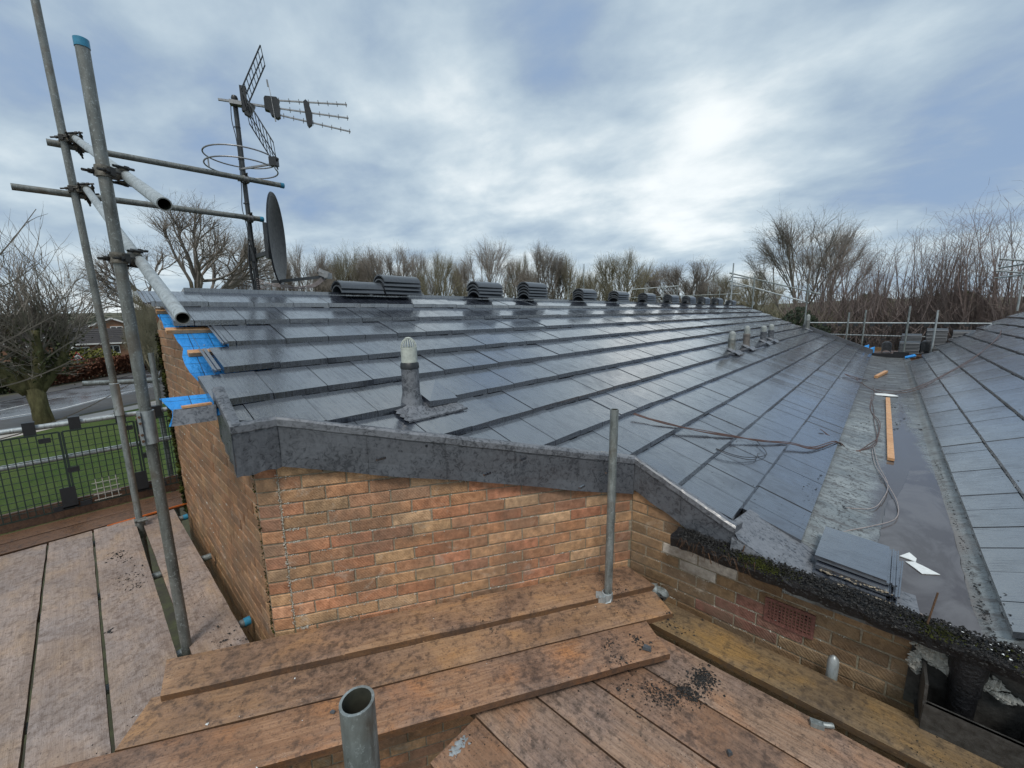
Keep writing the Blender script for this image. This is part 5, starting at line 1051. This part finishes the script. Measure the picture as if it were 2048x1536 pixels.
shrub(-54, .3, 1.3, 2.2, 'leaf_yellow', 'yellow green shrub behind the russet hedge'); shrub(-56, 1.6, 1.2, 2.0, 'leaf_yellow', 'second yellow green shrub, nearer the tall scaffold tube'); shrub(-50, -2.2, 1.6, 2.4, 'leaf_dark', 'dark evergreen shrub behind the mossy pollard')

# houses
def house(name, c, wx, wy, eave, ridge, label, axis='y', windows=(), gable=False):
    t = thing(name, (c[0], c[1], GZ), label, 'house'); hx, hy = wx/2, wy/2; mb = MB()
    mb.prism([(-hx, -hy, 0), (hx, -hy, 0), (hx, hy, 0), (-hx, hy, 0)], [(-hx, -hy, eave), (hx, -hy, eave), (hx, hy, eave), (-hx, hy, eave)])
    if axis == 'x':
        for x in (-hx, hx): mb.poly([(x, -hy, eave), (x, hy, eave), (x, 0, ridge)])
    else:
        for y in (-hy, hy): mb.poly([(-hx, y, eave), (hx, y, eave), (0, y, ridge)])
    mb.build('wall', M['farbrick'], t); mb = MB(); o_ = .35
    if axis == 'x': 
        for s in (-1, 1): mb.prism([(-hx-o_, s*(hy+.3), eave-.15), (hx+o_, s*(hy+.3), eave-.15), (hx+o_, 0, ridge+.02), (-hx-o_, 0, ridge+.02)], [(-hx-o_, s*(hy+.3), eave), (hx+o_, s*(hy+.3), eave), (hx+o_, 0, ridge+.17), (-hx-o_, 0, ridge+.17)])
    else:
        for s in (-1, 1):
            mb.prism([(s*(hx+.4), -hy-o_, eave-.15), (s*(hx+.4), hy+o_, eave-.15), (0, hy+o_, ridge+.02), (0, -hy-o_, ridge+.02)], [(s*(hx+.4), -hy-o_, eave), (s*(hx+.4), hy+o_, eave), (0, hy+o_, ridge+.17), (0, -hy-o_, ridge+.17)])
            for k in range(7): f = (k+.5)/7; mb.box((s*(hx+.4)*(1-f), 0, eave+(ridge-eave)*f+.18), (.06, wy+.6, .05))
    mb.build('roof', M['roof_dark'], t)
    mb = MB()
    if axis == 'x':
        for s in (-1, 1): mb.bar((hx+o_+.02, s*(hy+.3), eave-.05), (hx+o_+.02, 0, ridge+.08), .05, .24)
    else: mb.box((hx+.42, 0, eave-.05), (.05, wy+.6, .16))
    mb.build('fascia', M['whitepaint'], t)
    for (y, z, w_, h_) in windows:
        f = MB(); f.box((hx+.02, y, z), (.06, w_, h_)); fo = f.build('window', M['whitepaint'], t); g = MB()
        for s in (-1, 1): g.box((hx+.06, y+s*w_*.24, z), (.03, w_*.38, h_*.74))
        g.build('pane', M['glass'], fo)
    return t
house('brick_house', (-99, 4.3, 0), 8, 6.4, 3.75, 5.25, 'brick house with a pale gable edge and white window, seen between the two upright tubes', 'x', ((.5, 3.5, 1.5, .95),))
house('bungalow', (-73, 1.5, 0), 7, 13, 2.2, 3.75, 'long bungalow with a dark tiled roof and pale windows beyond the russet hedge', 'y', ((-4.6, 1.3, 1.6, 1.1), (-1.6, 1.3, 2.0, 1.1), (1.4, 1.4, 1.2, 1.0), (4.2, 1.3, 2.2, 1.1)))
house('bungalow', (-84, -6, 0), 7, 14, 2.3, 4.3, 'further bungalow roof behind the left pollard tree', 'y', ((2, 1.3, 2, 1.1),))
house('bungalow', (-88, 13.5, 0), 7, 12, 2.3, 4.0, 'bungalow mostly hidden behind the dark tree left of the gable', 'y', ((-2, 1.3, 2, 1.1),))
house('porch', (-63, -1.9, 0), 2.4, 2.6, 2.1, 3.3, 'small white gabled porch glimpsed through the left pollard', 'x')
def car(loc, rot, label):
    t = thing('parked_car', loc, label, 'car'); t.rotation_euler.z = rot
    mb = MB(); sec = [(-2.1, .35, .75), (-2.05, .32, .95), (-1.2, .3, 1.0), (-.7, .3, 1.42), (.6, .3, 1.42), (1.2, .3, .98), (2.0, .32, .85), (2.15, .35, .6)]
    for a, b in zip(sec[:-1], sec[1:]):
        wa_ = .86 if a[2] < 1.2 else .68; wb_ = .86 if b[2] < 1.2 else .68
        A = [(a[0], -.88, a[1]), (a[0], .88, a[1]), (a[0], .88, min(a[2], .9)), (a[0], wa_, a[2]), (a[0], -wa_, a[2]), (a[0], -.88, min(a[2], .9))]; B = [(b[0], -.88, b[1]), (b[0], .88, b[1]), (b[0], .88, min(b[2], .9)), (b[0], wb_, b[2]), (b[0], -wb_, b[2]), (b[0], -.88, min(b[2], .9))]
        for i in range(6): mb.poly([A[i], A[(i+1) % 6], B[(i+1) % 6], B[i]])
    mb.poly([(2.15, -.88, .35), (2.15, .88, .35), (2.15, .86, .6), (2.15, -.86, .6)]); mb.build('body', M['carpaint'], t, smooth=True)
    mb = MB(); mb.poly([(.62, -.62, 1.38), (.62, .62, 1.38), (1.16, .78, 1.02), (1.16, -.78, 1.02)]); mb.build('windscreen', M['glass'], t)
    for x in (-1.3, 1.35):
        for y in (-.86, .86): mb = MB(); mb.lathe((x, y-.1, .32), [(.001, 0), (.32, 0), (.32, .2), (.001, .2)], 18, (0, 1, 0)); mb.build('wheel', M['rubber'], t)
    for y in (-.62, .62): mb = MB(); mb.box((2.14, y, .68), (.06, .34, .14)); mb.build('headlight', M['white'], t)
car((-61, -.9, GZ), 0, 'dark car parked in front of the white porch beyond the hedge')
# warning sign and post
t = thing('warning_sign', (-49.4, -.15, GZ), 'triangular warning sign with a red border on a pole before the russet hedge', 'road sign')
mb = MB(); mb.tube([(0, 0, 0), (0, -.06, 2.1)], .055, 10); mb.build('pole', M['alu'], t, smooth=True)
M['signred'] = m_simple('sign_red', (.45, .03, .03), .4, 0, .1)
def tri(s, x): return [(x, -s, -s*.58), (x, s, -s*.58), (x, 0, s*1.16)]
for s, x, m, nm in ((.42, .07, 'signred', 'plate'), (.30, .085, 'white', 'panel')):
    mb = MB(); mb.prism([(a-.01, b, c+1.85) for a, b, c in tri(s, x)], [(a, b, c+1.85) for a, b, c in tri(s, x)]); pl = mb.build(nm, M[m], t)
mb = MB(); mb.lathe((.09, 0, 1.87), [(.001, 0), (.07, 0), (.07, .01), (.001, .01)], 12, (1, 0, 0)); mb.box((.095, -.10, 1.78), (.01, .10, .12)); mb.box((.095, .09, 1.79), (.01, .10, .10)); mb.build('symbol', M['black'], t)
t = thing('street_post', (-44.5, 4.05, GZ), 'small grey post and sign back on the near verge between the upright tubes', 'post'); mb = MB(); mb.tube([(0, 0, 0), (0, 0, 2.6)], .06, 10); mb.build('pole', M['alu'], t, smooth=True); mb = MB(); mb.prism([(.06, -.4, 2.0), (.06, .4, 2.0), (.06, .0, 2.7)], [(.08, -.4, 2.0), (.08, .4, 2.0), (.08, .0, 2.7)]); mb.build('plate', M['galv_dark'], t)
t = thing('street_lamp', (-56, -1.0, GZ), 'thin grey street lamp column beyond the hedge', 'street lamp'); mb = MB(); mb.tube([(0, 0, 0), (0, -.25, 5.2)], [.07, .045], 8); mb.build('column', M['alu'], t); mb = MB(); mb.box((.3, -.25, 5.22), (.6, .16, .1)); mb.build('lamp_head', M['alu'], t)
# garden railing far left
t = thing('railing', (-39.6, -3.75, GZ), 'grey railing panel at the left picture edge by the road', 'railing'); mb = MB()
for k in range(9): mb.box((0, -k*.12, .5), (.03, .03, 1.0))
mb.box((0, -.48, 1.0), (.04, 1.0, .05)); mb.build('panel', M['alu'], t)

# ------------------------------------------------------------------ bare trees
def grow(seed, h, spread, trunk_r, trunk_h, kind, nlimb, depth, rmin):
    """limbs fan out of a short trunk and fork until they reach the crown's outline; side twigs fill the outer half"""
    rg = random.Random(seed); segs = []
    def G(a): return Vector((rg.gauss(0, a), rg.gauss(0, a), rg.gauss(0, a)))
    def twig(p, d, L, r):
        q = p; dd = d.copy()
        for i in range(3):
            dd = (dd+G(.16)+Vector((0, 0, .05 if kind != 'birch' else -.09))).normalized(); q2 = q+dd*L/3; segs.append((q, q2, r*(1-.25*i), r*(1-.25*(i+1)), 5)); q = q2
            if rg.random() < .55: d3 = (dd+G(.55)).normalized(); segs.append((q, q+d3*L*rg.uniform(.2, .45), r*.7, r*.5, 6))
    def limb(p, d, left, r, lev):
        L = left*rg.uniform(.26, .40) if lev < depth else left; n = 3; q = p
        for i in range(n):
            d = (d+G(.075)+Vector((0, 0, .05 if kind != 'birch' or lev < 4 else -.04))).normalized(); q2 = q+d*L/n; r2 = max(rmin, r*(1-.22*(i+1)/n)); segs.append((q, q2, max(rmin, r*(1-.22*i/n)), r2, lev)); q = q2
            if lev >= 2 and rg.random() < .8: d3 = (d+G(.5)).normalized(); twig(q, d3, rg.uniform(.5, 1.2)*h/11, max(rmin*.85, r2*.4))
        if lev < depth:
            for k in range(2 if rg.random() < .8 else 3):
                d3 = (d+G(.24*spread)+Vector((0, 0, .03))).normalized(); limb(q, d3, (left-L)*rg.uniform(.8, 1.05), r*rg.uniform(.62, .75), lev+1)
        else:
            for k in range(2): twig(q, (d+G(.3)).normalized(), rg.uniform(.4, 1.0)*h/11, rmin*.8)
    top = Vector((0, 0, trunk_h))
    if kind == 'shoots':
        for k in range(nlimb):
            a = rg.uniform(0, 6.283); rr = rg.random()**.5; q = Vector((math.cos(a)*rr*.6, math.sin(a)*rr*.6, 0)); d = Vector((math.cos(a)*rr*.22*spread, math.sin(a)*rr*.22*spread, 1)).normalized(); L = h*rg.uniform(.7, 1.0); n = 13; r = trunk_r*rg.uniform(.45, 1)
            for i in range(n):
                d = (d+Vector((rg.gauss(0, .04), rg.gauss(0, .04), .05))).normalized(); q2 = q+d*L/n; r1_, r2_ = max(rmin, r*(1-.93*i/n)), max(rmin, r*(1-.93*(i+1)/n)); segs.append((q, q2, r1_, r2_, 0 if i < 3 else 3))
                if i > 2:
                    for _ in range(2):
                        d3 = (d+Vector((rg.gauss(0, .35), rg.gauss(0, .35), .1))).normalized(); twig(q2, d3, L*.15*rg.uniform(.5, 1.4), max(rmin*.8, r2_*.35))
                q = q2
        return segs
    segs.append((Vector((0, 0, -.1)), top*.5, trunk_r*1.15, trunk_r, 0)); segs.append((top*.5, top, trunk_r, trunk_r*.85, 0))
    for k in range(nlimb):
        a = 2*math.pi*(k+rg.uniform(-.3, .3))/nlimb; tilt = (rg.uniform(.05, .35) if k % 3 == 0 else rg.uniform(.45, .95))*spread
        d = Vector((math.cos(a)*math.sin(tilt), math.sin(a)*math.sin(tilt), math.cos(tilt))); reach = (h-trunk_h)*(1-.22*tilt)
        limb(top+d*.02-Vector((0, 0, rg.uniform(0, .2)*trunk_h)), d, reach, trunk_r*rg.uniform(.40, .58), 1)
    return segs
def tree_mesh(segs, sel, m, name):
    mb = MB()
    for (a, b, r0, r1_, lev) in segs:
        if not sel(lev): continue
        n = 7 if lev == 0 else (5 if lev < 3 else 3); d = (b-a).normalized(); u = d.orthogonal().normalized(); v = d.cross(u); base = len(mb.v)
        for p, r_ in ((a, r0), (b, r1_)):
            for k in range(n): x = 6.2832*k/n; mb.v.append(tuple(p+(u*math.cos(x)+v*math.sin(x))*r_))
        for k in range(n): mb.face([base+k, base+(k+1) % n, base+n+(k+1) % n, base+n+k])
    return mb
PROTO = {}
def make_proto(key, *a, tr='bark', tw='twig', lvl=1):
    segs = grow(*a); zmax = max(s[1].z for s in segs); rmax = sorted(max(abs(s[1].x), abs(s[1].y)) for s in segs)[int(len(segs)*.985)]
    trunk = tree_mesh(segs, lambda l: l <= lvl, tr, 't').build('trunk', M[tr], None, smooth='all'); crown = tree_mesh(segs, lambda l: l > lvl, tw, 'c').build('crown', M[tw], None)
    PROTO[key] = [trunk, crown, zmax, rmax, False]
def tree(key, az, hd, ztop, wm, label, rot=None, zb=GZ):
    tr, cr, zm, rm, used = PROTO[key]; PROTO[key][4] = True
    a = R(az); loc = Vector((-hd*math.sin(a), hd*math.cos(a), zb)); t = thing('bare_tree', loc, label, 'tree', 'bare trees around the site')
    h = (ztop-zb)/zm; s = wm/2/rm; t.scale = (s, s, h); t.rotation_euler.z = rnd.uniform(0, 6.28) if rot is None else rot
    if used:
        tr = tr.copy(); cr = cr.copy(); COL.objects.link(tr); COL.objects.link(cr)
    tr.parent = t; cr.parent = t; return t
make_proto('spread', 5, 12, 1.25, .30, 3.4, 'spread', 9, 6, .0045)
make_proto('round', 12, 10, 1.1, .22, 2.0, 'round', 9, 6, .0075)
make_proto('round2', 23, 10, 1.15, .22, 1.6, 'round', 11, 6, .0085, tw='twig_dense')
make_proto('vase', 9, 9, 1.2, .22, 1.2, 'vase', 13, 6, .0085, tw='twig_dense')
make_proto('vase2', 19, 9, .95, .22, 1.6, 'vase', 9, 6, .0085, tw='twig')
make_proto('birch', 31, 13, .72, .20, 2.6, 'birch', 8, 6, .008, tr='birch', tw='twig')
make_proto('shoots', 15, 11, 0.4, .10, 1, 'shoots', 26, 0, .008, tr='bark', tw='twig_red', lvl=0)
make_proto('shoots2', 27, 11, 0.3, .10, 1, 'shoots', 24, 0, .008, tr='bark', tw='twig_red', lvl=0)
for k, (key, az, hd, zt_, wm, l_) in enumerate([
    ('spread', 80.2, 45, 10.4, 15.5, 'wide spreading bare tree behind the sloping tubes, left of the mast'),
    ('round', 75.5, 52, 6.6, 7.0, 'smaller bare tree just left of the mast foot'),
    ('round', 72.5, 58, 8.2, 7.5, 'bare tree directly behind the satellite dish'),
    ('vase2', 69.0, 55, 9.2, 8.0, 'bare tree just right of the satellite dish'),
    ('round2', 64.0, 60, 10.4, 9.5, 'bare tree above the nearest ridge tile stack'),
    ('vase2', 59.0, 58, 10.4, 9.5, 'tall bare tree behind the double stack of ridge tiles'),
    ('vase', 52.5, 56, 9.2, 8.5, 'dense olive bare tree right of the double ridge tile stack'),
    ('birch', 45.8, 60, 12.6, 9.5, 'tallest bare tree in the row, behind the third ridge stack'),
    ('vase2', 49.0, 62, 9.4, 7.0, 'bare tree between the dense olive one and the tallest one'),
    ('vase2', 38.2, 58, 10.4, 9.5, 'bare tree with dark clusters behind the fourth ridge stack'),
    ('round2', 66.5, 64, 9.4, 8.5, 'bare tree filling the gap right of the satellite dish trees'), ('vase2', 61.5, 62, 9.6, 8.0, 'bare tree just left of the double ridge tile stack'), ('round', 55.8, 60, 9.8, 8.0, 'bare tree just right of the double ridge tile stack'), ('vase', 41.8, 62, 9.6, 8.0, 'bare tree between the tallest one and the one with dark clusters'), ('round', 24.0, 64, 7.4, 8.5, 'bare tree right of the domed one behind the small ridge stacks'), ('vase', 12.0, 60, 5.6, 8.0, 'low bare tree left of the birches'),
    ('vase', 35.0, 60, 9.0, 7.0, 'bare tree overlapping the round domed one on its left'),
    ('vase', 28.6, 58, 8.9, 13.0, 'broad round domed bare tree behind the fifth and sixth ridge stacks'),
    ('round2', 31.6, 64, 7.6, 8.0, 'low bare tree under the left flank of the domed one'),
    ('vase2', 19.8, 60, 7.6, 12.5, 'low spreading bare tree behind the small far ridge stacks'),
    ('vase', 15.6, 66, 6.2, 9.0, 'low bare tree behind the tall far scaffold post'),
    ('birch', 7.6, 40, 8.9, 9.4, 'large pale stemmed birch behind the far end of the roof'),
    ('birch', 5.4, 44, 8.2, 7.0, 'second birch close to the right of the largest one'),
    ('shoots', 3.6, 38, 5.5, 6.0, 'reddish bare tree just right of the birches'),
    ('shoots2', 1.6, 36, 4.8, 5.0, 'reddish upright tree above the far guard rail posts'),
    ('shoots', -.6, 34, 5.1, 5.0, 'tall shooting pollard above the piles of ridge tiles'),
    ('shoots2', -2.2, 34, 5.4, 4.8, 'tall shooting pollard above the blue-green post'),
    ('shoots', -4.0, 33, 5.4, 4.8, 'tall shooting pollard above the top of the right roof'),
    ('shoots2', -5.8, 32, 5.5, 4.8, 'tall shooting pollard near the right picture edge'),
    ('shoots', -7.6, 31, 5.7, 4.8, 'shooting pollard at the right picture edge'),
    ('shoots2', -9.8, 30, 5.9, 4.6, 'shooting pollard cut by the right picture edge'),
    ('round2', 84.7, 34, 1.3, 2.6, 'dark bushy bare tree between the front upright and the gable wall'),
    ('vase', 84.9, 40, 2.8, 2.8, 'thin twiggy tree behind the front upright tube'),
    ('vase2', 83.6, 42, 2.6, 3.0, 'twiggy tree against the edge of the gable wall')]):
    tree(key, az, hd, zt_, wm, l_)
# thicket below the trees on the right and low scrub behind the ridge
def thicket(az0, az1, hd0, hd1, zt_, n_, m, label, sz=.35, zb=GZ):
    leafmass('thicket', lambda rg: (lambda a, d: (-d*math.sin(a), d*math.cos(a), zb+(zt_-zb)*rg.random()**.8*(1+.15*math.sin(a*60))))(R(rg.uniform(az0, az1)), rg.uniform(hd0, hd1)), n_, sz, m, (0, 0, 0), label, 'thicket', 'stuff')
def twigs(az0, az1, hd0, hd1, zt_, n_, m, label):
    mb = MB(); rg = random.Random(n_)
    for _ in range(n_):
        a = R(rg.uniform(az0, az1)); d = rg.uniform(hd0, hd1); p = Vector((-d*math.sin(a), d*math.cos(a), GZ+rg.random()**.6*(zt_-GZ)*.75)); L = rg.uniform(.8, 2.4); dr = Vector((rg.gauss(0, .5), rg.gauss(0, .5), 1)).normalized()
        mb.tube([p, p+dr*L*.5+Vector((rg.gauss(0, .08), rg.gauss(0, .08), 0)), p+dr*L+Vector((rg.gauss(0, .2), rg.gauss(0, .2), 0))], [.025, .015, .006], 3, caps=False)
    o = mb.build('undergrowth', M[m], None); tag(o, label, 'undergrowth', kind='stuff')
thicket(9, 24, 62, 72, .2, 4500, 'leaf_dark', 'dark evergreen scrub below the birches', .5)
thicket(4.5, 9.5, 30, 36, -.4, 6000, 'leaf_dark', 'dark bush behind the far end of the roof', .09)
thicket(-12, 5, 46, 56, .6, 3000, 'leaf_olive', 'ivy and bramble mass behind the right hand pollards', .4)
twigs(-12, 9, 30, 44, 1.5, 2200, 'twig_red', 'brown undergrowth between the right hand trees')
twigs(-12, 10, 34, 50, .6, 3000, 'twig_dense', 'olive undergrowth at the foot of the right hand trees')
twigs(10, 82, 60, 70, 4.2, 6500, 'twig_dense', 'olive undergrowth linking the row of bare trees behind the ridge')
# the near pollard on the left lawn edge
t = thing('pollard_tree', (-28.3, -1.52, GZ), 'thick mossy pollarded tree on the grass by the road', 'tree'); rg = random.Random(88)
mb = MB(); mb.tube([(0, 0, -.1), (0, -.05, .9), (-.05, -.1, 1.75)], [.36, .29, .33], 14)
limbs = []
for (dy, dx, zt_, r_) in ((1.2, .2, 4.3, .19), (-1.4, .1, 4.0, .20), (.3, .6, 4.4, .22), (-.5, -.5, 4.6, .22), (.9, -.4, 4.0, .18), (-2.1, .2, 3.4, .2)):
    pts = smoothpath([(-.05, -.1+dy*.1, 1.6), (dx*.4, dy*.45, 2.4), (dx*.8, dy*.85, 3.2), (dx, dy, zt_)], 3); mb.tube(pts, [r_*(1.15-.5*i/(len(pts)-1)) for i in range(len(pts))], 9); limbs.append(pts)
mb.build('trunk', M['bark_moss'], t, smooth='all')
mb = MB(); segs = []
def shoot(p, d, L, r_, lev):
    n_ = 4; q = Vector(p)
    for i in range(n_):
        d = (d+Vector((rg.gauss(0, .10), rg.gauss(0, .10), .05))).normalized(); q2 = q+d*L/n_; segs.append((q, q2, r_*(1-.2*i), r_*(1-.2*(i+1)), 4)); q = q2
        if lev < 2 and rg.random() < .8: a = d.orthogonal().normalized(); a.rotate(Matrix.Rotation(rg.uniform(0, 6.28), 3, d)); shoot(q, (d+a*.6).normalized(), L*.5, r_*.5, lev+1)
for pts in limbs:
    for _ in range(34):
        p = pts[rg.randint(len(pts)//2, len(pts)-1)]; shoot(p, Vector((rg.gauss(0, .5), rg.gauss(0, .55), 1)).normalized(), rg.uniform(1.6, 3.6), .035, 0)
for _ in range(60): p = rg.choice(limbs)[rg.randint(2, 6)]; shoot(p, Vector((rg.gauss(0, .9), rg.gauss(0, .9), rg.uniform(-.2, .6))).normalized(), rg.uniform(.8, 2.0), .025, 1)
tree_mesh(segs, lambda l: True, None, None).build('crown', M['twig'], t)
leafmass('ivy', lambda rg: (lambda p: (p.x+rg.gauss(0, .35), p.y+rg.gauss(0, .35), p.z+rg.gauss(0, .35)))(rg.choice(rg.choice(limbs)[4:])), 1100, .06, 'leaf_olive', None, 'ivy', None, None, parent=t)
# nearer branch tips reaching in at the left edge
t = thing('bare_tree', (-15.2, -2.4, GZ), 'thin bare branches reaching in at the left picture edge', 'tree'); segs = []; rg = random.Random(17)
B_ = Vector((-15.2, -2.4, GZ)); tr_pts = [Vector((0, 0, 0)), Vector((.1, .0, 2.5)), Vector((.3, .1, 4.6))]
for a, b in zip(tr_pts[:-1], tr_pts[1:]): segs.append((a, b, .10, .08, 0))
for pts in ([(-14.9, -2.3, -.1), (-13.8, -1.3, .8), (-13.2, -.83, 1.35), (-12.95, -.55, 1.72), (-12.72, -.20, 2.25)], [(-14.9, -2.3, -.1), (-13.6, -1.2, .6), (-13.1, -.75, .82), (-12.8, -.3, 1.22)], [(-14.9, -2.4, -.8), (-13.6, -1.3, -.5), (-12.9, -.4, .05), (-12.7, .2, .5)], [(-14.9, -2.3, -1.5), (-13.5, -1.2, -1.3), (-12.8, -.3, -.9), (-12.4, .55, -.3)], [(-15, -2.4, -2.6), (-13.5, -1.4, -2.4), (-12.6, -.2, -1.9), (-12, .9, -1.2)]):
    sp = smoothpath([Vector(p)-B_ for p in pts], 4); n_ = len(sp)
    for i in range(n_-1):
        segs.append((sp[i], sp[i+1], .022*(1-.75*i/n_), .022*(1-.75*(i+1)/n_), 4))
        if i > 3 and i % 2 == 0:
            for s_ in (rg.choice((-1, 1)),): d = (sp[i+1]-sp[i]).normalized(); q = sp[i]; e_ = q+(d*.5+Vector((.1, s_*.3, rg.uniform(-.15, .6)))).normalized()*rg.uniform(.25, .55); segs.append((q, q.lerp(e_, .5)+Vector((0, 0, .02)), .007, .005, 4)); segs.append((q.lerp(e_, .5)+Vector((0, 0, .02)), e_, .005, .003, 4))
tree_mesh(segs, lambda l: l == 0, None, None).build('trunk', M['bark'], t); tree_mesh(segs, lambda l: l > 0, None, None).build('crown', M['twig'], t)
# dark ivy clad trunk by the gable edge
t = thing('ivy_tree', (-46, 4.9, GZ), 'dark ivy clad trunk left of the gable wall', 'tree'); mb = MB(); mb.tube([(0, 0, 0), (.1, .2, 2.6), (.2, .4, 4.2)], [.36, .28, .16], 10); mb.build('trunk', M['bark'], t, smooth='all')
leafmass('crown', lambda rg: (lambda z: (rg.gauss(0, .5), .1*z+rg.gauss(0, .35+.12*z), z))(rg.uniform(.5, 4.6)), 3600, .10, 'leaf_olive', None, 'ivy', None, None, parent=t)

# ------------------------------------------------------------------ far scaffolds
def pole(x, y, z0_, z1_, label, m='galv', g='distant scaffold poles'):
    return tube_thing('scaffold_pole', (x, y, z0_), (x, y, z1_), label, m, group=g, r=.0243, cat='scaffold pole')
pole(-4.60, 17.7, -1.8, 1.87, 'tallest upright pole of the scaffold at the far end of the ridge', 'galv_bright'); pole(-3.85, 17.75, -1.8, 1.36, 'upright pole at the far ridge end, second from the tallest', 'galv'); pole(-2.15, 17.7, -1.8, .92, 'upright pole of the far scaffold above the leaded verge', 'galv')
def rail(a, b, label, m='galv'): return tube_thing('scaffold_rail', a, b, label, m, r=.0243, cat='scaffold rail')
rail((-4.75, 17.8, 1.52), (-1.78, 17.75, .56), 'upper sloping rail of the far scaffold', 'galv'); rail((-4.75, 17.8, 1.22), (-2.1, 17.75, .28), 'lower sloping rail of the far scaffold', 'galv_bright'); rail((-4.65, 17.7, 1.36), (-4.35, 18.9, 1.33), 'short upper tube behind the tallest far pole', 'galv_bright'); rail((-4.65, 17.7, 1.04), (-4.35, 18.9, 1.0), 'short lower tube behind the tallest far pole', 'galv_bright')
rail((-2.2, 18.8, -.44), (3.3, 18.8, -.47), 'long top rail behind the gutter end', 'galv_bright'); rail((-1.6, 18.8, -.86), (1.0, 18.8, -.90), 'middle rail behind the gutter end', 'galv_bright')
pole(-.95, 17.6, -1.8, -.07, 'short upright pole right of the leaded verge', 'galv'); pole(-.57, 18.75, -1.8, .0, 'farther upright pole left of the ridge tile piles', 'galv'); pole(.475, 17.25, -1.45, .10, 'leaning upright pole in front of the ridge tile piles', 'galv'); pole(1.07, 17.25, -1.5, -.04, 'blue-green painted pole between the ridge tile piles', 'galv_bright')
t = thing('brick_guard', (-1.9, 18.75, -1.45), 'black mesh guard panels behind the gutter end', 'mesh panel'); mb = MB()
for k in range(0, 75): mb.box((k*.07, 0, .47), (.012 if k % 13 == 0 else .006, .01, .92))
for k in range(11): mb.box((2.6, 0, .02+k*.09), (5.2, .008, .006))
mb.build('mesh', M['black'], t); mb = MB()
for k in range(12): mb.box((.22+k*.44, 0, .93), (.12, .02, .09)); mb.box((.10+k*.44, 0, .45), (.10, .02, .05))
mb.build('clips', M['black'], t)
mb = MB(); mb.box((0, 0, 0), (1.5, .04, .20)); o = mb.build('toe_board', M['board_yellow'], None, loc=(-.75, 18.6, -1.36)); tag(o, 'yellowish toe board behind the gutter end', 'toe board')
# handrails at the right edge beyond the right roof
pole(2.93, 19.9, -.1, 2.4, 'pale upright pole at the right picture edge', 'galv_bright'); rail((2.35, 19.6, 1.48), (3.0, 19.8, 1.36), 'upper short tube at the right picture edge'); rail((2.3, 19.6, 1.13), (3.0, 19.8, 1.02), 'lower short tube at the right picture edge'); rail((2.6, 21.5, 1.32), (3.6, 19.9, 1.42), 'tube crossing behind the pale pole at the right edge'); rail((2.55, 21.5, 1.0), (3.6, 19.9, 1.06), 'lower tube crossing behind the pale pole at the right edge', 'galv_bright')
FPZ = [(-14.862, 21.334, 1.77), (-14.58, 21.53, 1.88), (-14.084, 21.855, 3.067), (-12.456, 22.822, 1.569), (-12.145, 22.989, 1.647), (-10.898, 23.606, 1.686), (-9.941, 24.024, 1.617), (-9.395, 24.243, 1.392), (-9.227, 24.308, 1.614), (-7.675, 24.842, 1.486), (-7.109, 25.009, 1.377), (-5.066, 25.502, -.048)]
NM = ['first', 'second', 'third and tallest', 'fourth', 'fifth', 'sixth', 'seventh', 'eighth', 'ninth', 'tenth', 'eleventh', 'twelfth']
for (x, y, z), nme in zip(FPZ, NM): pole(x, y, -4.6, z, '%s thin far pole from the left beyond the small ridge stacks' % nme, 'galv')
rail((-11.6, 23.3, 1.45), (-9.15, 24.33, 1.56), 'far level rail above the small ridge stacks', 'galv_bright'); rail((-11.6, 23.3, .95), (-6.2, 25.3, 1.0), 'lower far level rail above the small ridge stacks', 'galv')

# unused prototypes must not stay at the origin
for k, v in PROTO.items():
    if not v[4]:
        for o in v[:2]: bpy.data.objects.remove(o)
bpy.context.view_layer.update()
